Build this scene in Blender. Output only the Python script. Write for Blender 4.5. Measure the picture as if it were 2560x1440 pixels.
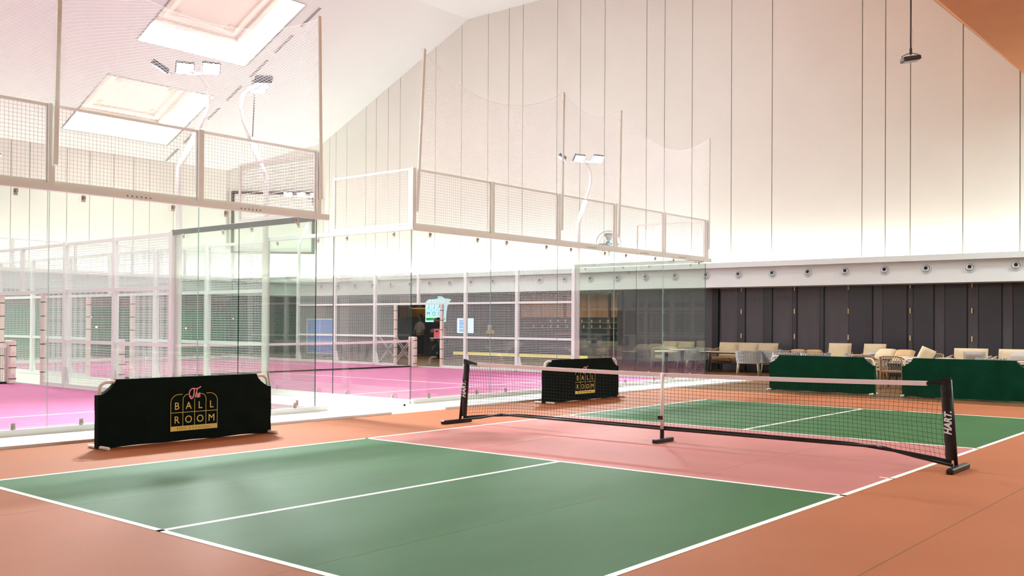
import bpy, math, random
from mathutils import Vector, Matrix
random.seed(7)
R = math.radians
for o in list(bpy.data.objects): bpy.data.objects.remove(o)
S = bpy.context.scene
COL = S.collection

# ---------------------------------------------------------------- camera
cam_d = bpy.data.cameras.new('camera'); cam = bpy.data.objects.new('camera', cam_d); COL.objects.link(cam)
S.camera = cam
F_PX = 2424.83
YAW, PITCH, ROLL = 0.6964117, 0.0092502, 0.0065245
fw0 = Vector((math.cos(YAW), math.sin(YAW), 0)); rt0 = Vector((math.sin(YAW), -math.cos(YAW), 0)); up0 = Vector((0, 0, 1))
fw = fw0*math.cos(PITCH)+up0*math.sin(PITCH); u2 = up0*math.cos(PITCH)-fw0*math.sin(PITCH)
rt = rt0*math.cos(ROLL)+u2*math.sin(ROLL); up = u2*math.cos(ROLL)-rt0*math.sin(ROLL)
m = Matrix((rt, up, -fw)).transposed().to_4x4(); m.translation = Vector((-10.2879, -6.1717, 1.4492))
cam.matrix_world = m
cam_d.sensor_fit = 'HORIZONTAL'; cam_d.sensor_width = 36; cam_d.lens = F_PX/2560*36
cam_d.shift_y = 66.76/2560
cam_d.clip_start = 0.05; cam_d.clip_end = 200

# ---------------------------------------------------------------- world, exposure
w = bpy.data.worlds.new('world'); S.world = w; w.use_nodes = True
w.node_tree.nodes['Background'].inputs[0].default_value = (1, .97, .93, 1)
w.node_tree.nodes['Background'].inputs[1].default_value = 0.3
S.view_settings.view_transform = 'Standard'; S.view_settings.look = 'None'
S.view_settings.exposure = 0.32; S.view_settings.gamma = 1; S.view_settings.use_curve_mapping = False
EXPO = 0.0
P_FILL, P_FILL_FRONT, P_FLOOD, E_COVE, E_COFFER, P_BAR, P_UP = 235.0, 450.0, 40.0, 8.0, 40.0, 60.0, 200.0

# ---------------------------------------------------------------- materials
def lin(c):
    return tuple(((v/255)/12.92 if v/255 <= .04045 else ((v/255+.055)/1.055)**2.4) for v in c)
MATS = {}
def mat(name, rgb, rough=.6, metal=0, spec=.5, var=0, vscale=3, bump=0, bscale=80, stretch=(1, 1, 1)):
    if name in MATS: return MATS[name]
    m = bpy.data.materials.new(name); m.use_nodes = True; nt = m.node_tree; b = nt.nodes['Principled BSDF']
    c = lin(rgb)+(1,)
    b.inputs['Base Color'].default_value = c; b.inputs['Roughness'].default_value = rough
    b.inputs['Metallic'].default_value = metal; b.inputs['Specular IOR Level'].default_value = spec
    if var or bump:
        tc = nt.nodes.new('ShaderNodeTexCoord'); mp = nt.nodes.new('ShaderNodeMapping'); mp.inputs['Scale'].default_value = stretch
        nt.links.new(tc.outputs['Object'], mp.inputs[0])
    if var:
        n = nt.nodes.new('ShaderNodeTexNoise'); n.inputs['Scale'].default_value = vscale; n.inputs['Detail'].default_value = 5
        nt.links.new(mp.outputs[0], n.inputs[0])
        r = nt.nodes.new('ShaderNodeValToRGB'); r.color_ramp.elements[0].position = .3; r.color_ramp.elements[1].position = .7
        r.color_ramp.elements[0].color = tuple(v*(1-var) for v in c[:3])+(1,); r.color_ramp.elements[1].color = tuple(min(1, v*(1+var)) for v in c[:3])+(1,)
        nt.links.new(n.outputs[0], r.inputs[0]); nt.links.new(r.outputs[0], b.inputs['Base Color'])
    if bump:
        n2 = nt.nodes.new('ShaderNodeTexNoise'); n2.inputs['Scale'].default_value = bscale; n2.inputs['Detail'].default_value = 3
        nt.links.new(mp.outputs[0], n2.inputs[0])
        bp = nt.nodes.new('ShaderNodeBump'); bp.inputs['Strength'].default_value = bump; bp.inputs['Distance'].default_value = .01
        nt.links.new(n2.outputs[0], bp.inputs['Height']); nt.links.new(bp.outputs[0], b.inputs['Normal'])
    MATS[name] = m; return m
def emis(name, rgb, strength, base=None):
    if name in MATS: return MATS[name]
    m = bpy.data.materials.new(name); m.use_nodes = True; b = m.node_tree.nodes['Principled BSDF']
    b.inputs['Base Color'].default_value = lin(base or rgb)+(1,)
    b.inputs['Emission Color'].default_value = lin(rgb)+(1,); b.inputs['Emission Strength'].default_value = strength
    MATS[name] = m; return m
def glass(name, tint, refl=1.0):
    m = bpy.data.materials.new(name); m.use_nodes = True; nt = m.node_tree; nt.nodes.clear()
    out = nt.nodes.new('ShaderNodeOutputMaterial'); mx = nt.nodes.new('ShaderNodeMixShader')
    tr = nt.nodes.new('ShaderNodeBsdfTransparent'); tr.inputs[0].default_value = tint+(1,)
    gl = nt.nodes.new('ShaderNodeBsdfGlossy'); gl.inputs['Roughness'].default_value = 0; gl.inputs[0].default_value = (.9*refl, .97*refl, .94*refl, 1)
    fr = nt.nodes.new('ShaderNodeFresnel'); fr.inputs[0].default_value = 1.5
    ge = nt.nodes.new('ShaderNodeNewGeometry'); mr = nt.nodes.new('ShaderNodeMapRange'); mr.inputs[3].default_value = 1.62; mr.inputs[4].default_value = 1/1.62
    nt.links.new(ge.outputs['Backfacing'], mr.inputs[0]); nt.links.new(mr.outputs[0], fr.inputs[0])
    nt.links.new(fr.outputs[0], mx.inputs[0]); nt.links.new(tr.outputs[0], mx.inputs[1]); nt.links.new(gl.outputs[0], mx.inputs[2])
    nt.links.new(mx.outputs[0], out.inputs[0]); MATS[name] = m; return m
WHITE = mat('white_paint', (230, 236, 236), .55)
CEIL = mat('ceiling_paint', (236, 241, 240), .8, var=.015, vscale=.4)
PANELW = mat('wall_panel_paint', (240, 240, 232), .6, var=.02, vscale=.5)
GROOVE = mat('groove_shadow_gap', (120, 112, 92), .8)
BROWNC = mat('terracotta_ceiling_paint', (205, 138, 90), .8, var=.04, vscale=1.2)
STEEL = mat('white_powder_coated_steel', (240, 244, 240), .4)
WIRE = mat('white_welded_wire', (226, 234, 232), .5)
WIRET = mat('dimmed_welded_wire', (200, 192, 184), .5)  # white wire greyed to paint in the weaker light on upper panels
NETW = mat('white_rope_net', (250, 250, 250), .8)
BOLT = mat('dark_bolt_metal', (110, 100, 96), .35, .8)
CLAMP = mat('nickel_clamp', (190, 178, 168), .3, .5)
PANE = glass('clear_glass', (.955, .985, .968))
PEDGE = mat('glass_edge_green', (40, 82, 72), .15, spec=.8)
PSEAM = mat('glass_seam_pale', (150, 178, 166), .2, spec=.8)
TURF = mat('pink_turf', (192, 102, 146), .75, var=.06, vscale=2.5, bump=.4, bscale=220)
TLINE = mat('turf_line', (250, 225, 235), .8)
ORANGE = mat('terracotta_acrylic', (166, 98, 63), .65, spec=.15, var=.05, vscale=.9, bump=.25, bscale=160)
GREEN = mat('green_acrylic', (54, 98, 54), .62, spec=.15, var=.10, vscale=1.1, bump=.25, bscale=160, stretch=(.6, 1.4, 1))
KPINK = mat('pink_acrylic', (180, 114, 108), .62, spec=.15, var=.05, vscale=1.3, bump=.25, bscale=160)
CLINE = mat('court_line_paint', (250, 240, 228), .6, var=.02, vscale=8)
CONC = mat('pale_concrete', (222, 222, 204), .35, var=.03, vscale=2)
PLINTH = mat('white_plinth', (236, 236, 232), .5)
WOODF = mat('brown_wood_floor', (112, 80, 50), .36, spec=.25, var=.12, vscale=6, stretch=(.25, 3, 1))
DARKP = mat('dark_slate_veneer', (80, 73, 78), .3, spec=.5, var=.12, vscale=5, stretch=(1, 1, .15))
BLACK = mat('black_lacquer', (12, 11, 12), .4)
TAUPE = mat('shaded_fascia_taupe', (128, 112, 104), .6)  # shade on the left fascia baked into this taupe
DGREEN = mat('deep_green_panel', (14, 132, 98), .6, spec=.2, var=.06, vscale=2)
WOODW = mat('oak_wall_panel', (176, 130, 90), .5, var=.12, vscale=4, stretch=(4, 4, .3))
FABK = mat('black_green_banner_cloth', (12, 22, 18), .9, spec=.12, var=.15, vscale=5, bump=.3, bscale=30)
FABG = mat('deep_green_banner_cloth', (10, 62, 42), .9, spec=.12, var=.12, vscale=3, bump=.3, bscale=30)
PVC = mat('white_pvc_pipe', (238, 222, 212), .35)
GOLD = mat('gold_print', (232, 204, 104), .5)
PINKP = mat('pink_print', (255, 160, 168), .5)
BLKM = mat('black_metal', (24, 20, 22), .4)
BLKV = mat('black_vinyl', (26, 22, 25), .28, spec=.6, bump=.5, bscale=14)
BLKN = mat('black_net_cord', (30, 26, 26), .8)
TAPE = mat('white_net_tape', (244, 222, 222), .6)
BEIGE = mat('beige_cushion', (206, 184, 152), .85, var=.05, vscale=5, bump=.3, bscale=60)
TAN = mat('tan_cushion', (196, 160, 122), .85, var=.05, vscale=5)
GREYC = mat('grey_cushion', (170, 158, 150), .85, var=.05, vscale=5)
ROPE = mat('grey_rope', (168, 166, 168), .8)
ROPEB = mat('brown_rope', (150, 132, 116), .8)
LEGW = mat('washed_wood', (188, 166, 140), .6)
TEAK = mat('teak_wood', (172, 132, 92), .5, var=.1, vscale=20)
TTOP = mat('pale_table_top', (206, 188, 160), .4)
CHAR = mat('charcoal_metal', (54, 48, 56), .4)
_nt = NETW.node_tree; _b = _nt.nodes['Principled BSDF']; _t = _nt.nodes.new('ShaderNodeBsdfTranslucent'); _t.inputs[0].default_value = (.95, .95, .95, 1)
_m = _nt.nodes.new('ShaderNodeMixShader'); _m.inputs[0].default_value = .5; _nt.links.new(_b.outputs[0], _m.inputs[1]); _nt.links.new(_t.outputs[0], _m.inputs[2])
_nt.links.new(_m.outputs[0], _nt.nodes['Material Output'].inputs[0])
LENS = emis('floodlight_lens', (225, 240, 255), 60)
COVE = emis('cove_light', (255, 246, 224), E_COVE)
COFL = emis('coffer_light', (255, 246, 234), E_COFFER)
PANL = emis('panel_light', (255, 248, 240), 6)

# ---------------------------------------------------------------- mesh builder
class M:
    def __init__(s): s.v = []; s.f = []; s.mi = []; s.cur = 0
    def add(s, vs, fs, mi=None):
        b = len(s.v); s.v += [tuple(p) for p in vs]
        s.f += [tuple(b+i for i in f) for f in fs]; s.mi += ([s.cur if mi is None else mi]*len(fs)); return s
    def box(s, x0, x1, y0, y1, z0, z1, mx=None, mi=None):
        vs = [Vector(p) for p in ((x0, y0, z0), (x1, y0, z0), (x1, y1, z0), (x0, y1, z0), (x0, y0, z1), (x1, y0, z1), (x1, y1, z1), (x0, y1, z1))]
        if mx is not None: vs = [mx @ p for p in vs]
        return s.add(vs, [(0, 3, 2, 1), (4, 5, 6, 7), (0, 1, 5, 4), (1, 2, 6, 5), (2, 3, 7, 6), (3, 0, 4, 7)], mi)
    def bbox(s, x0, x1, y0, y1, z0, z1, b, mx=None):          # chamfered box
        cx, cy, cz = (x0+x1)/2, (y0+y1)/2, (z0+z1)/2; hx, hy, hz = (x1-x0)/2, (y1-y0)/2, (z1-z0)/2
        b = min(b, hx*.95, hy*.95, hz*.95); vs = []; idx = {}
        for i, sx in enumerate((-1, 1)):
            for j, sy in enumerate((-1, 1)):
                for k, sz in enumerate((-1, 1)):
                    for a in range(3):
                        h = [hx-b, hy-b, hz-b]; h[a] = (hx, hy, hz)[a]
                        idx[(i, j, k, a)] = len(vs); p = Vector((cx+sx*h[0], cy+sy*h[1], cz+sz*h[2])); vs.append(mx @ p if mx is not None else p)
        fs = []
        for a in range(3):
            o1, o2 = [q for q in range(3) if q != a]
            for sgn in (0, 1):
                q = []
                for (p1, p2) in ((0, 0), (1, 0), (1, 1), (0, 1)):
                    t = [0, 0, 0]; t[a] = sgn; t[o1] = p1; t[o2] = p2; q.append(idx[(*t, a)])
                fs.append(tuple(q))
        for a in range(3):
            o1, o2 = [q for q in range(3) if q != a]
            for p1 in (0, 1):
                for p2 in (0, 1):
                    t0 = [0, 0, 0]; t0[o1] = p1; t0[o2] = p2; t1 = list(t0); t1[a] = 1
                    fs.append((idx[(*t0, o1)], idx[(*t1, o1)], idx[(*t1, o2)], idx[(*t0, o2)]))
        for i in (0, 1):
            for j in (0, 1):
                for k in (0, 1): fs.append((idx[(i, j, k, 0)], idx[(i, j, k, 1)], idx[(i, j, k, 2)]))
        return s.add(vs, fs)
    def wire(s, p, q, r):                                     # cheap square-section cord
        p = Vector(p); q = Vector(q); d = (q-p).normalized()
        a = d.orthogonal().normalized()*r if abs(d.z) < .9 else Vector((r, 0, 0)); b = d.cross(a).normalized()*r
        vs = [p+a+b, p-a+b, p-a-b, p+a-b, q+a+b, q-a+b, q-a-b, q+a-b]
        return s.add(vs, [(0, 1, 5, 4), (1, 2, 6, 5), (2, 3, 7, 6), (3, 0, 4, 7)])
    def bar(s, p, q, wd, hd, up_=None):                       # solid bar of width wd, height hd
        p = Vector(p); q = Vector(q); d = (q-p).normalized(); u = Vector(up_) if up_ else (Vector((0, 0, 1)) if abs(d.z) < .9 else Vector((0, 1, 0)))
        a = d.cross(u).normalized()*wd/2; b = a.cross(d).normalized()*hd/2
        vs = [p+a+b, p-a+b, p-a-b, p+a-b, q+a+b, q-a+b, q-a-b, q+a-b]
        return s.add(vs, [(0, 1, 5, 4), (1, 2, 6, 5), (2, 3, 7, 6), (3, 0, 4, 7), (3, 2, 1, 0), (4, 5, 6, 7)])
    def tube(s, pts, r, n=10, caps=True, closed=False):
        pts = [Vector(p) for p in pts]; k = len(pts); rs = r if isinstance(r, (list, tuple)) else [r]*k
        rings = []; prev = None
        for i, p in enumerate(pts):
            if closed: t = (pts[(i+1) % k]-pts[i-1]).normalized()
            else: t = (pts[min(i+1, k-1)]-pts[max(i-1, 0)]).normalized()
            if prev is None: a = t.orthogonal().normalized()
            else:
                a = prev-t*prev.dot(t); a = a.normalized() if a.length > 1e-6 else t.orthogonal().normalized()
            prev = a; b = t.cross(a)
            rings.append([p+(a*math.cos(2*math.pi*j/n)+b*math.sin(2*math.pi*j/n))*rs[i] for j in range(n)])
        vs = [q for rg in rings for q in rg]; fs = []
        for i in range(k if closed else k-1):
            for j in range(n):
                a0 = i*n+j; a1 = i*n+(j+1) % n; i2 = (i+1) % k; fs.append((a0, a1, i2*n+(j+1) % n, i2*n+j))
        if caps and not closed: fs += [tuple(reversed(range(n))), tuple(range((k-1)*n, k*n))]
        return s.add(vs, fs)
    def lathe(s, prof, n=20, mx=None):                        # profile of (radius, z)
        vs = []; fs = []
        for (r, z) in prof:
            for j in range(n):
                p = Vector((r*math.cos(2*math.pi*j/n), r*math.sin(2*math.pi*j/n), z)); vs.append(mx @ p if mx is not None else p)
        for i in range(len(prof)-1):
            for j in range(n): fs.append((i*n+j, i*n+(j+1) % n, (i+1)*n+(j+1) % n, (i+1)*n+j))
        if prof[0][0] > 1e-4: fs.append(tuple(reversed(range(n))))
        if prof[-1][0] > 1e-4: fs.append(tuple(range((len(prof)-1)*n, len(prof)*n)))
        return s.add(vs, fs)
    def prism(s, poly, z0, z1, mx=None):
        n = len(poly); vs = [Vector((p[0], p[1], z0)) for p in poly]+[Vector((p[0], p[1], z1)) for p in poly]
        if mx is not None: vs = [mx @ p for p in vs]
        return s.add(vs, [tuple(reversed(range(n))), tuple(range(n, 2*n))]+[(i, (i+1) % n, n+(i+1) % n, n+i) for i in range(n)])
    def sheet(s, grid, th=0, nrm=None):                       # grid[i][j] of points, optional thickness
        a = len(grid); b = len(grid[0]); vs = [Vector(p) for row in grid for p in row]; fs = []
        for i in range(a-1):
            for j in range(b-1): fs.append((i*b+j, (i+1)*b+j, (i+1)*b+j+1, i*b+j+1))
        if th:
            o = Vector(nrm)*th; N = len(vs); vs += [p+o for p in vs]; fs += [tuple(N+q for q in reversed(f)) for f in fs]
            rim = [i*b for i in range(a)]+[(a-1)*b+j for j in range(1, b)]+[i*b+b-1 for i in range(a-2, -1, -1)]+[j for j in range(b-2, 0, -1)]
            for i in range(len(rim)): p, q = rim[i], rim[(i+1) % len(rim)]; fs.append((q, p, N+p, N+q))
        return s.add(vs, fs)
    def blob(s, c, rx, ry, rz, n=12, k=8, mx=None, pw=1.0):
        vs = []; fs = []
        def sg(v): return math.copysign(abs(v)**pw, v)
        for i in range(k+1):
            th = math.pi*i/k
            for j in range(n):
                ph = 2*math.pi*j/n
                p = Vector((c[0]+rx*sg(math.sin(th))*sg(math.cos(ph)), c[1]+ry*sg(math.sin(th))*sg(math.sin(ph)), c[2]+rz*sg(math.cos(th))))
                vs.append(mx @ p if mx is not None else p)
        for i in range(k):
            for j in range(n): fs.append((i*n+j, (i+1)*n+j, (i+1)*n+(j+1) % n, i*n+(j+1) % n))
        return s.add(vs, fs)
    def cushion(s, cx, cy, cz, wx, wy, wz, mx=None, n=10):    # puffy pillow, thin along y, pointed corners
        vs = []; fs = []
        for side in (-1, 1):
            for i in range(n+1):
                for j in range(n+1):
                    u = i/n*2-1; v = j/n*2-1
                    t = (max(0, 1-u**4)*max(0, 1-v**4))**.45
                    pin = 1-.07*(abs(u)**2)*(1-abs(v)) ; pin2 = 1-.07*(abs(v)**2)*(1-abs(u))
                    p = Vector((cx+u*wx/2*pin2*(1-.05*(1-v*v)*0), cy+side*t*wy/2, cz+v*wz/2*pin)); vs.append(mx @ p if mx is not None else p)
        q = (n+1)**2
        for side in (0, 1):
            for i in range(n):
                for j in range(n):
                    a = side*q+i*(n+1)+j; f = (a, a+n+1, a+n+2, a+1); fs.append(f if side == 0 else tuple(reversed(f)))
        return s.add(vs, fs)
    def build(s, name, mt, parent=None, smooth=False, org=(0, 0, 0)):
        me = bpy.data.meshes.new(name); o3 = Vector(org)
        me.from_pydata([tuple(Vector(p)-o3) for p in s.v] if o3.length else s.v, [], s.f)
        for x in (mt if isinstance(mt, (list, tuple)) else [mt]): me.materials.append(x)
        if any(s.mi): me.polygons.foreach_set('material_index', s.mi)
        if smooth: me.polygons.foreach_set('use_smooth', [True]*len(s.f))
        me.update(); o = bpy.data.objects.new(name, me); COL.objects.link(o)
        if parent: o.parent = parent
        elif o3.length: o.location = o3
        return o
def tag(o, label=None, cat=None, group=None, kind=None):
    if label: o['label'] = label
    if cat: o['category'] = cat
    if group: o['group'] = group
    if kind: o['kind'] = kind
    return o
ORG = {}
def thing(name, label, cat, loc=(0, 0, 0), rz=0, group=None, kind=None):
    o = bpy.data.objects.new(name, None); COL.objects.link(o); o.empty_display_size = .2
    o.location = loc; o.rotation_euler = (0, 0, rz); ORG[o.name] = loc
    return tag(o, label, cat, group, kind)
def part(mb, name, mt, parent, smooth=False, world=True, label=None):    # world: mesh given in world coordinates of an unrotated thing
    o = mb.build(name, mt, parent, smooth, org=ORG.get(parent.name, (0, 0, 0)) if world else (0, 0, 0))
    ORG[o.name] = ORG.get(parent.name, (0, 0, 0)) if world else (0, 0, 0)
    if label: o['label'] = label
    return o
def dup(root, loc, rz=None, label=None, group=None):
    def cp(o, par):
        c = o.copy(); COL.objects.link(c)
        if par: c.parent = par
        for ch in list(o.children):
            if ch.type != 'EMPTY' or True: cp(ch, c)
        return c
    r = cp(root, None); r.location = loc
    if rz is not None: r.rotation_euler = (0, 0, rz)
    if label: r['label'] = label
    if group: r['group'] = group
    return r
def struct(mb, name, mt, parent=None, smooth=False):
    o = mb.build(name, mt, parent, smooth)
    if not parent: o['kind'] = 'structure'
    return o
def text_mesh(txt, size, shear=0, bold=0, spacing=1.0, align='LEFT'):
    cu = bpy.data.curves.new('t', 'FONT'); cu.body = txt; cu.size = size; cu.shear = shear; cu.offset = bold; cu.space_character = spacing
    cu.align_x = align; cu.resolution_u = 3
    o = bpy.data.objects.new('t', cu); COL.objects.link(o); bpy.context.view_layer.update()
    me = o.evaluated_get(bpy.context.evaluated_depsgraph_get()).to_mesh()
    vs = [v.co.copy() for v in me.vertices]; fs = [tuple(p.vertices) for p in me.polygons]
    bpy.data.objects.remove(o); bpy.data.curves.remove(cu); return vs, fs
def add_text(mb, txt, size, mx, shear=0, bold=0, spacing=1.0, align='LEFT', xs=1.0):
    vs, fs = text_mesh(txt, size, shear, bold, spacing, align)
    mb.add([mx @ Vector((p.x*xs, p.y, 0)) for p in vs], fs); return mb
def area(name, loc, target, sx, sy, power, col=(1, 1, 1), parent=None, spread=180):
    l = bpy.data.lights.new(name, 'AREA'); l.shape = 'RECTANGLE'; l.size = sx; l.size_y = sy; l.energy = power; l.color = col; l.spread = R(spread)
    o = bpy.data.objects.new(name, l); COL.objects.link(o)
    d = Vector(target)-Vector(loc); q = d.to_track_quat('-Z', 'Y'); o.matrix_world = Matrix.Translation(loc) @ q.to_matrix().to_4x4()
    if parent:
        p = Vector(ORG.get(parent.name, (0, 0, 0))); o.parent = parent; o.matrix_local = Matrix.Translation(Vector(loc)-p) @ q.to_matrix().to_4x4()
    return o

# ================================================================= ROOM
XW, XF, XD = 18.0, 17.4, 18.35           # upper wall, fascia, dark lower wall
YL = 31.8                                # far-left wall
RS = -.436; RA = 9.62+.436*28.76         # sloping roof z = RA + RS*y
def roof(y): return RA+RS*y
YK = (RA-13.52)/.436                     # kink between flat and sloping roof
ZF = 13.52
XB, YB = -23.0, -13.0                    # walls behind the camera
YS1, YS0 = 4.92, -.62; ZS0 = 8.14+1.065*(YS0+.11)
def rtop(y):
    if y <= YS0: return ZS0
    if y <= YS1: return 8.14+1.065*(y+.11)
    if y <= YK: return ZF
    return roof(y)
# floors
f = M().box(XB-.3, 24.5, YB-.3, 36, -.3, -.04); struct(f, 'floor', CONC)
f = M().box(XB, 9.15, YB, 5.16, -.04, 0); fo = struct(f, 'floor', ORANGE)
f = M().box(9.15, 24.4, YB, 35.5, -.04, -.002); fw_ = struct(f, 'floor', WOODF)
f = M().box(XB, 9.15, 5.16, 35.5, -.04, -.003); struct(f, 'floor', CONC)
j = M()
for y in [k*1.2-12.4 for k in range(40)]: j.box(9.2, 24.3, y-.003, y+.003, -.0019, -.0012)
for x in (10.4, 12.6, 15.1): j.box(x-.004, x+.004, YB, 35, -.0019, -.0012)
struct(j, 'plank_joint', mat('joint_dark', (84, 62, 44), .5), fw_)
# fine seams in the acrylic surface
j = M()
for y in (-4.1, -1.55, 1.35): j.box(-15, 9.1, y-.0015, y+.0015, .0018, .0022)
j.box(-1.3, -1.297, 3.1, 5.1, .0018, .0022)
struct(j, 'surface_seam', mat('seam_line', (110, 100, 78), .7), fo)
# court paint
LX, LY0, LY1, KX, LW = 6.705, -3.05, 3.05, 2.134, .052
g = M().box(-LX, -KX, LY0, LY1, 0, .0012); struct(g, 'service_zone', GREEN, fo)
g = M().box(KX, LX, LY0, LY1, 0, .0012); struct(g, 'service_zone', GREEN, fo)
g = M().box(-KX, KX, LY0, LY1, 0, .0013); struct(g, 'kitchen_zone', KPINK, fo)
for (a, b, c, d, n) in ((-LX, LX, LY1-LW, LY1, 'side_line'), (-LX, LX, LY0, LY0+LW, 'side_line'), (-LX, -LX+LW, LY0, LY1, 'base_line'), (LX-LW, LX, LY0, LY1, 'base_line'),
                        (-KX, -KX+LW, LY0, LY1, 'kitchen_line'), (KX-LW, KX, LY0, LY1, 'kitchen_line'), (-LX, -KX, -LW/2, LW/2, 'centre_line'), (KX, LX, -LW/2, LW/2, 'centre_line'),
                        (-.9, -.87, LY0, LY0+.14, 'tick_mark')):
    struct(M().box(a, b, c, d, .001, .0026), n, CLINE, fo)

# right upper wall with vertical panels
GY = [28.3, 27.85, 27.11, 25.84, 25.19, 24.44, 23.7, 21.62, 20.17, 18.77, 17.71, 17.02, 15.39, 14.34, 13.28, 11.55, 10.84, 9.79, 8.37, 6.98, 4.17, 3.5, 2.8, 1.4, -.02, -1.4, -3.5, -5.6, -7.7, -9.8]
ys = sorted(GY+[YB, 28.76]); wp = M(); GW = .012
for a, b in zip(ys[:-1], ys[1:]):
    a2 = a+GW if a in GY else a; b2 = b-GW if b in GY else b
    cuts = [a2]+[k for k in (YS0, YS1, YK) if a2 < k < b2]+[b2]
    for c, d in zip(cuts[:-1], cuts[1:]):
        wp.add([(XW, c, 3.0), (XW, d, 3.0), (XW, d, rtop(d)), (XW, c, rtop(c)), (XW+.04, c, 3.0), (XW+.04, d, 3.0), (XW+.04, d, rtop(d)), (XW+.04, c, rtop(c))],
               [(0, 3, 2, 1), (0, 4, 7, 3), (1, 2, 6, 5), (3, 7, 6, 2)])
wr = struct(wp, 'wall_right', PANELW)
bk = M()
prof = [(YB, 2.9)]+[(y, rtop(y)+.3) for y in (YB, YS0, YS1, YK, 28.9)]+[(28.9, 2.9)]
bk.add([(XW+.035, y, z) for y, z in prof]+[(XW+.3, y, z) for y, z in prof], [tuple(range(7)), tuple(reversed(range(7, 14)))]+[(i, 7+i, 7+(i+1) % 7, (i+1) % 7) for i in range(7)])
struct(bk, 'wall_right_backing', GROOVE, wr)
# far-left upper wall
GX = [-13.5, -11.2, -9.0, -6.5, -4.1, -1.6, .9, 3.1, 5.6, 6.3, 6.98, 7.73, 8.65, 9.65, 10.52, 11.24, 12.35]
xs = sorted(GX+[XB, 15.15]); wl = M()
for a, b in zip(xs[:-1], xs[1:]):
    wl.box(a+(GW if a in GX else 0), b-(GW if b in GX else 0), YL, YL+.05, 3.0, roof(YL)+.02)
wl_ = struct(wl, 'wall_left', PANELW)
struct(M().box(XB, 15.3, YL+.04, YL+.3, 2.9, roof(YL)+.3), 'wall_left_backing', GROOVE, wl_)
# chamfer corner wall
A_ = Vector((XW, 28.76)); B_ = Vector((15.12, YL)); nr = Vector((.7, .68))
def vquad(mb, p, q, z0, zp, zq, th, nn):
    vs = [(p[0], p[1], z0), (q[0], q[1], z0), (q[0], q[1], zq), (p[0], p[1], zp)]
    vs += [(x+nn[0]*th, y+nn[1]*th, z) for x, y, z in vs]
    return mb.add(vs, [(0, 1, 2, 3), (7, 6, 5, 4), (0, 4, 5, 1), (1, 5, 6, 2), (2, 6, 7, 3), (3, 7, 4, 0)])
struct(vquad(M(), A_, B_, 3.0, roof(28.76)+.02, roof(YL)+.02, .25, nr), 'wall_corner', PANELW)
# dark screen frame hung on the corner wall
def chp(t, off): q = A_.lerp(B_, t); return Vector((q.x-nr.x*off, q.y-nr.y*off))
scr = thing('projection_screen_frame', 'large dark rectangular frame on the angled corner wall behind the left net', 'frame', (chp(.5, .2).x, chp(.5, .2).y, 4.9))
fr = M(); sx0, sx1, sz0, sz1 = .08, .97, 4.55, 7.35
for (t0, t1, z0, z1) in ((sx0, sx1, sz1-.12, sz1), (sx0, sx1, sz0, sz0+.08), (sx0, sx0+.03, sz0, sz1), (sx1-.03, sx1, sz0, sz1)):
    p, q = chp(t0, .16), chp(t1, .16); vquad(fr, p, q, z0, z1, z1, .12, (nr.x, nr.y))
part(fr, 'frame', mat('dark_grey_frame', (84, 74, 74), .5), scr)
sc = M(); p, q = chp(sx0+.02, .12), chp(sx1-.02, .12); vquad(sc, p, q, sz0+.04, sz1-.06, sz1-.06, .06, (nr.x, nr.y)); part(sc, 'screen', PANELW, scr)

# fascia with cove ledge: profile swept along right wall, corner and left wall
def fascia(name, pts, lab=None):
    # pts: list of (x,y) fascia line; inward normal offsets for lip
    mb = M(); lipm = M(); cv = M()
    def off(d):
        out = []
        for i, p in enumerate(pts):
            p = Vector(p); n_ = Vector((0, 0)); ds = []
            if i > 0: ds.append((p-Vector(pts[i-1])).normalized())
            if i < len(pts)-1: ds.append((Vector(pts[i+1])-p).normalized())
            nrm = [Vector((dd.y, -dd.x)) for dd in ds]; s_ = sum(nrm, Vector((0, 0))).normalized(); k = 1/max(.3, s_.dot(nrm[0]))
            out.append(p+s_*d*k)
        return out
    f0 = off(0); lip = off(-.22); back = off(.95); back2 = off(.62)
    def strip(mb, A, B, za0, za1):
        for i in range(len(A)-1):
            for (p, q, z0, z1) in ((A[i], A[i+1], za0, za1),):
                P, Q, P2, Q2 = A[i], A[i+1], B[i], B[i+1]
                mb.add([(P.x, P.y, za0), (Q.x, Q.y, za0), (Q.x, Q.y, za1), (P.x, P.y, za1), (P2.x, P2.y, za0), (Q2.x, Q2.y, za0), (Q2.x, Q2.y, za1), (P2.x, P2.y, za1)],
                       [(0, 1, 2, 3), (7, 6, 5, 4), (0, 4, 5, 1), (3, 2, 6, 7), (0, 3, 7, 4), (1, 5, 6, 2)])
    strip(mb, f0, back, 2.64, 3.30)
    o = struct(mb, name, mat('fascia_paint', (232, 234, 234), .6))
    l0 = off(-.22); l1 = off(-.16)
    strip(lipm, l0, l1, 3.24, 3.40); strip(lipm, l1, f0, 3.24, 3.30); struct(lipm, 'ledge_lip', WHITE, o)
    c0 = off(.30); c1 = off(.45); strip(cv, c0, c1, 3.305, 3.335); c = struct(cv, 'cove_light', COVE, o)
    return o, off
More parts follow.
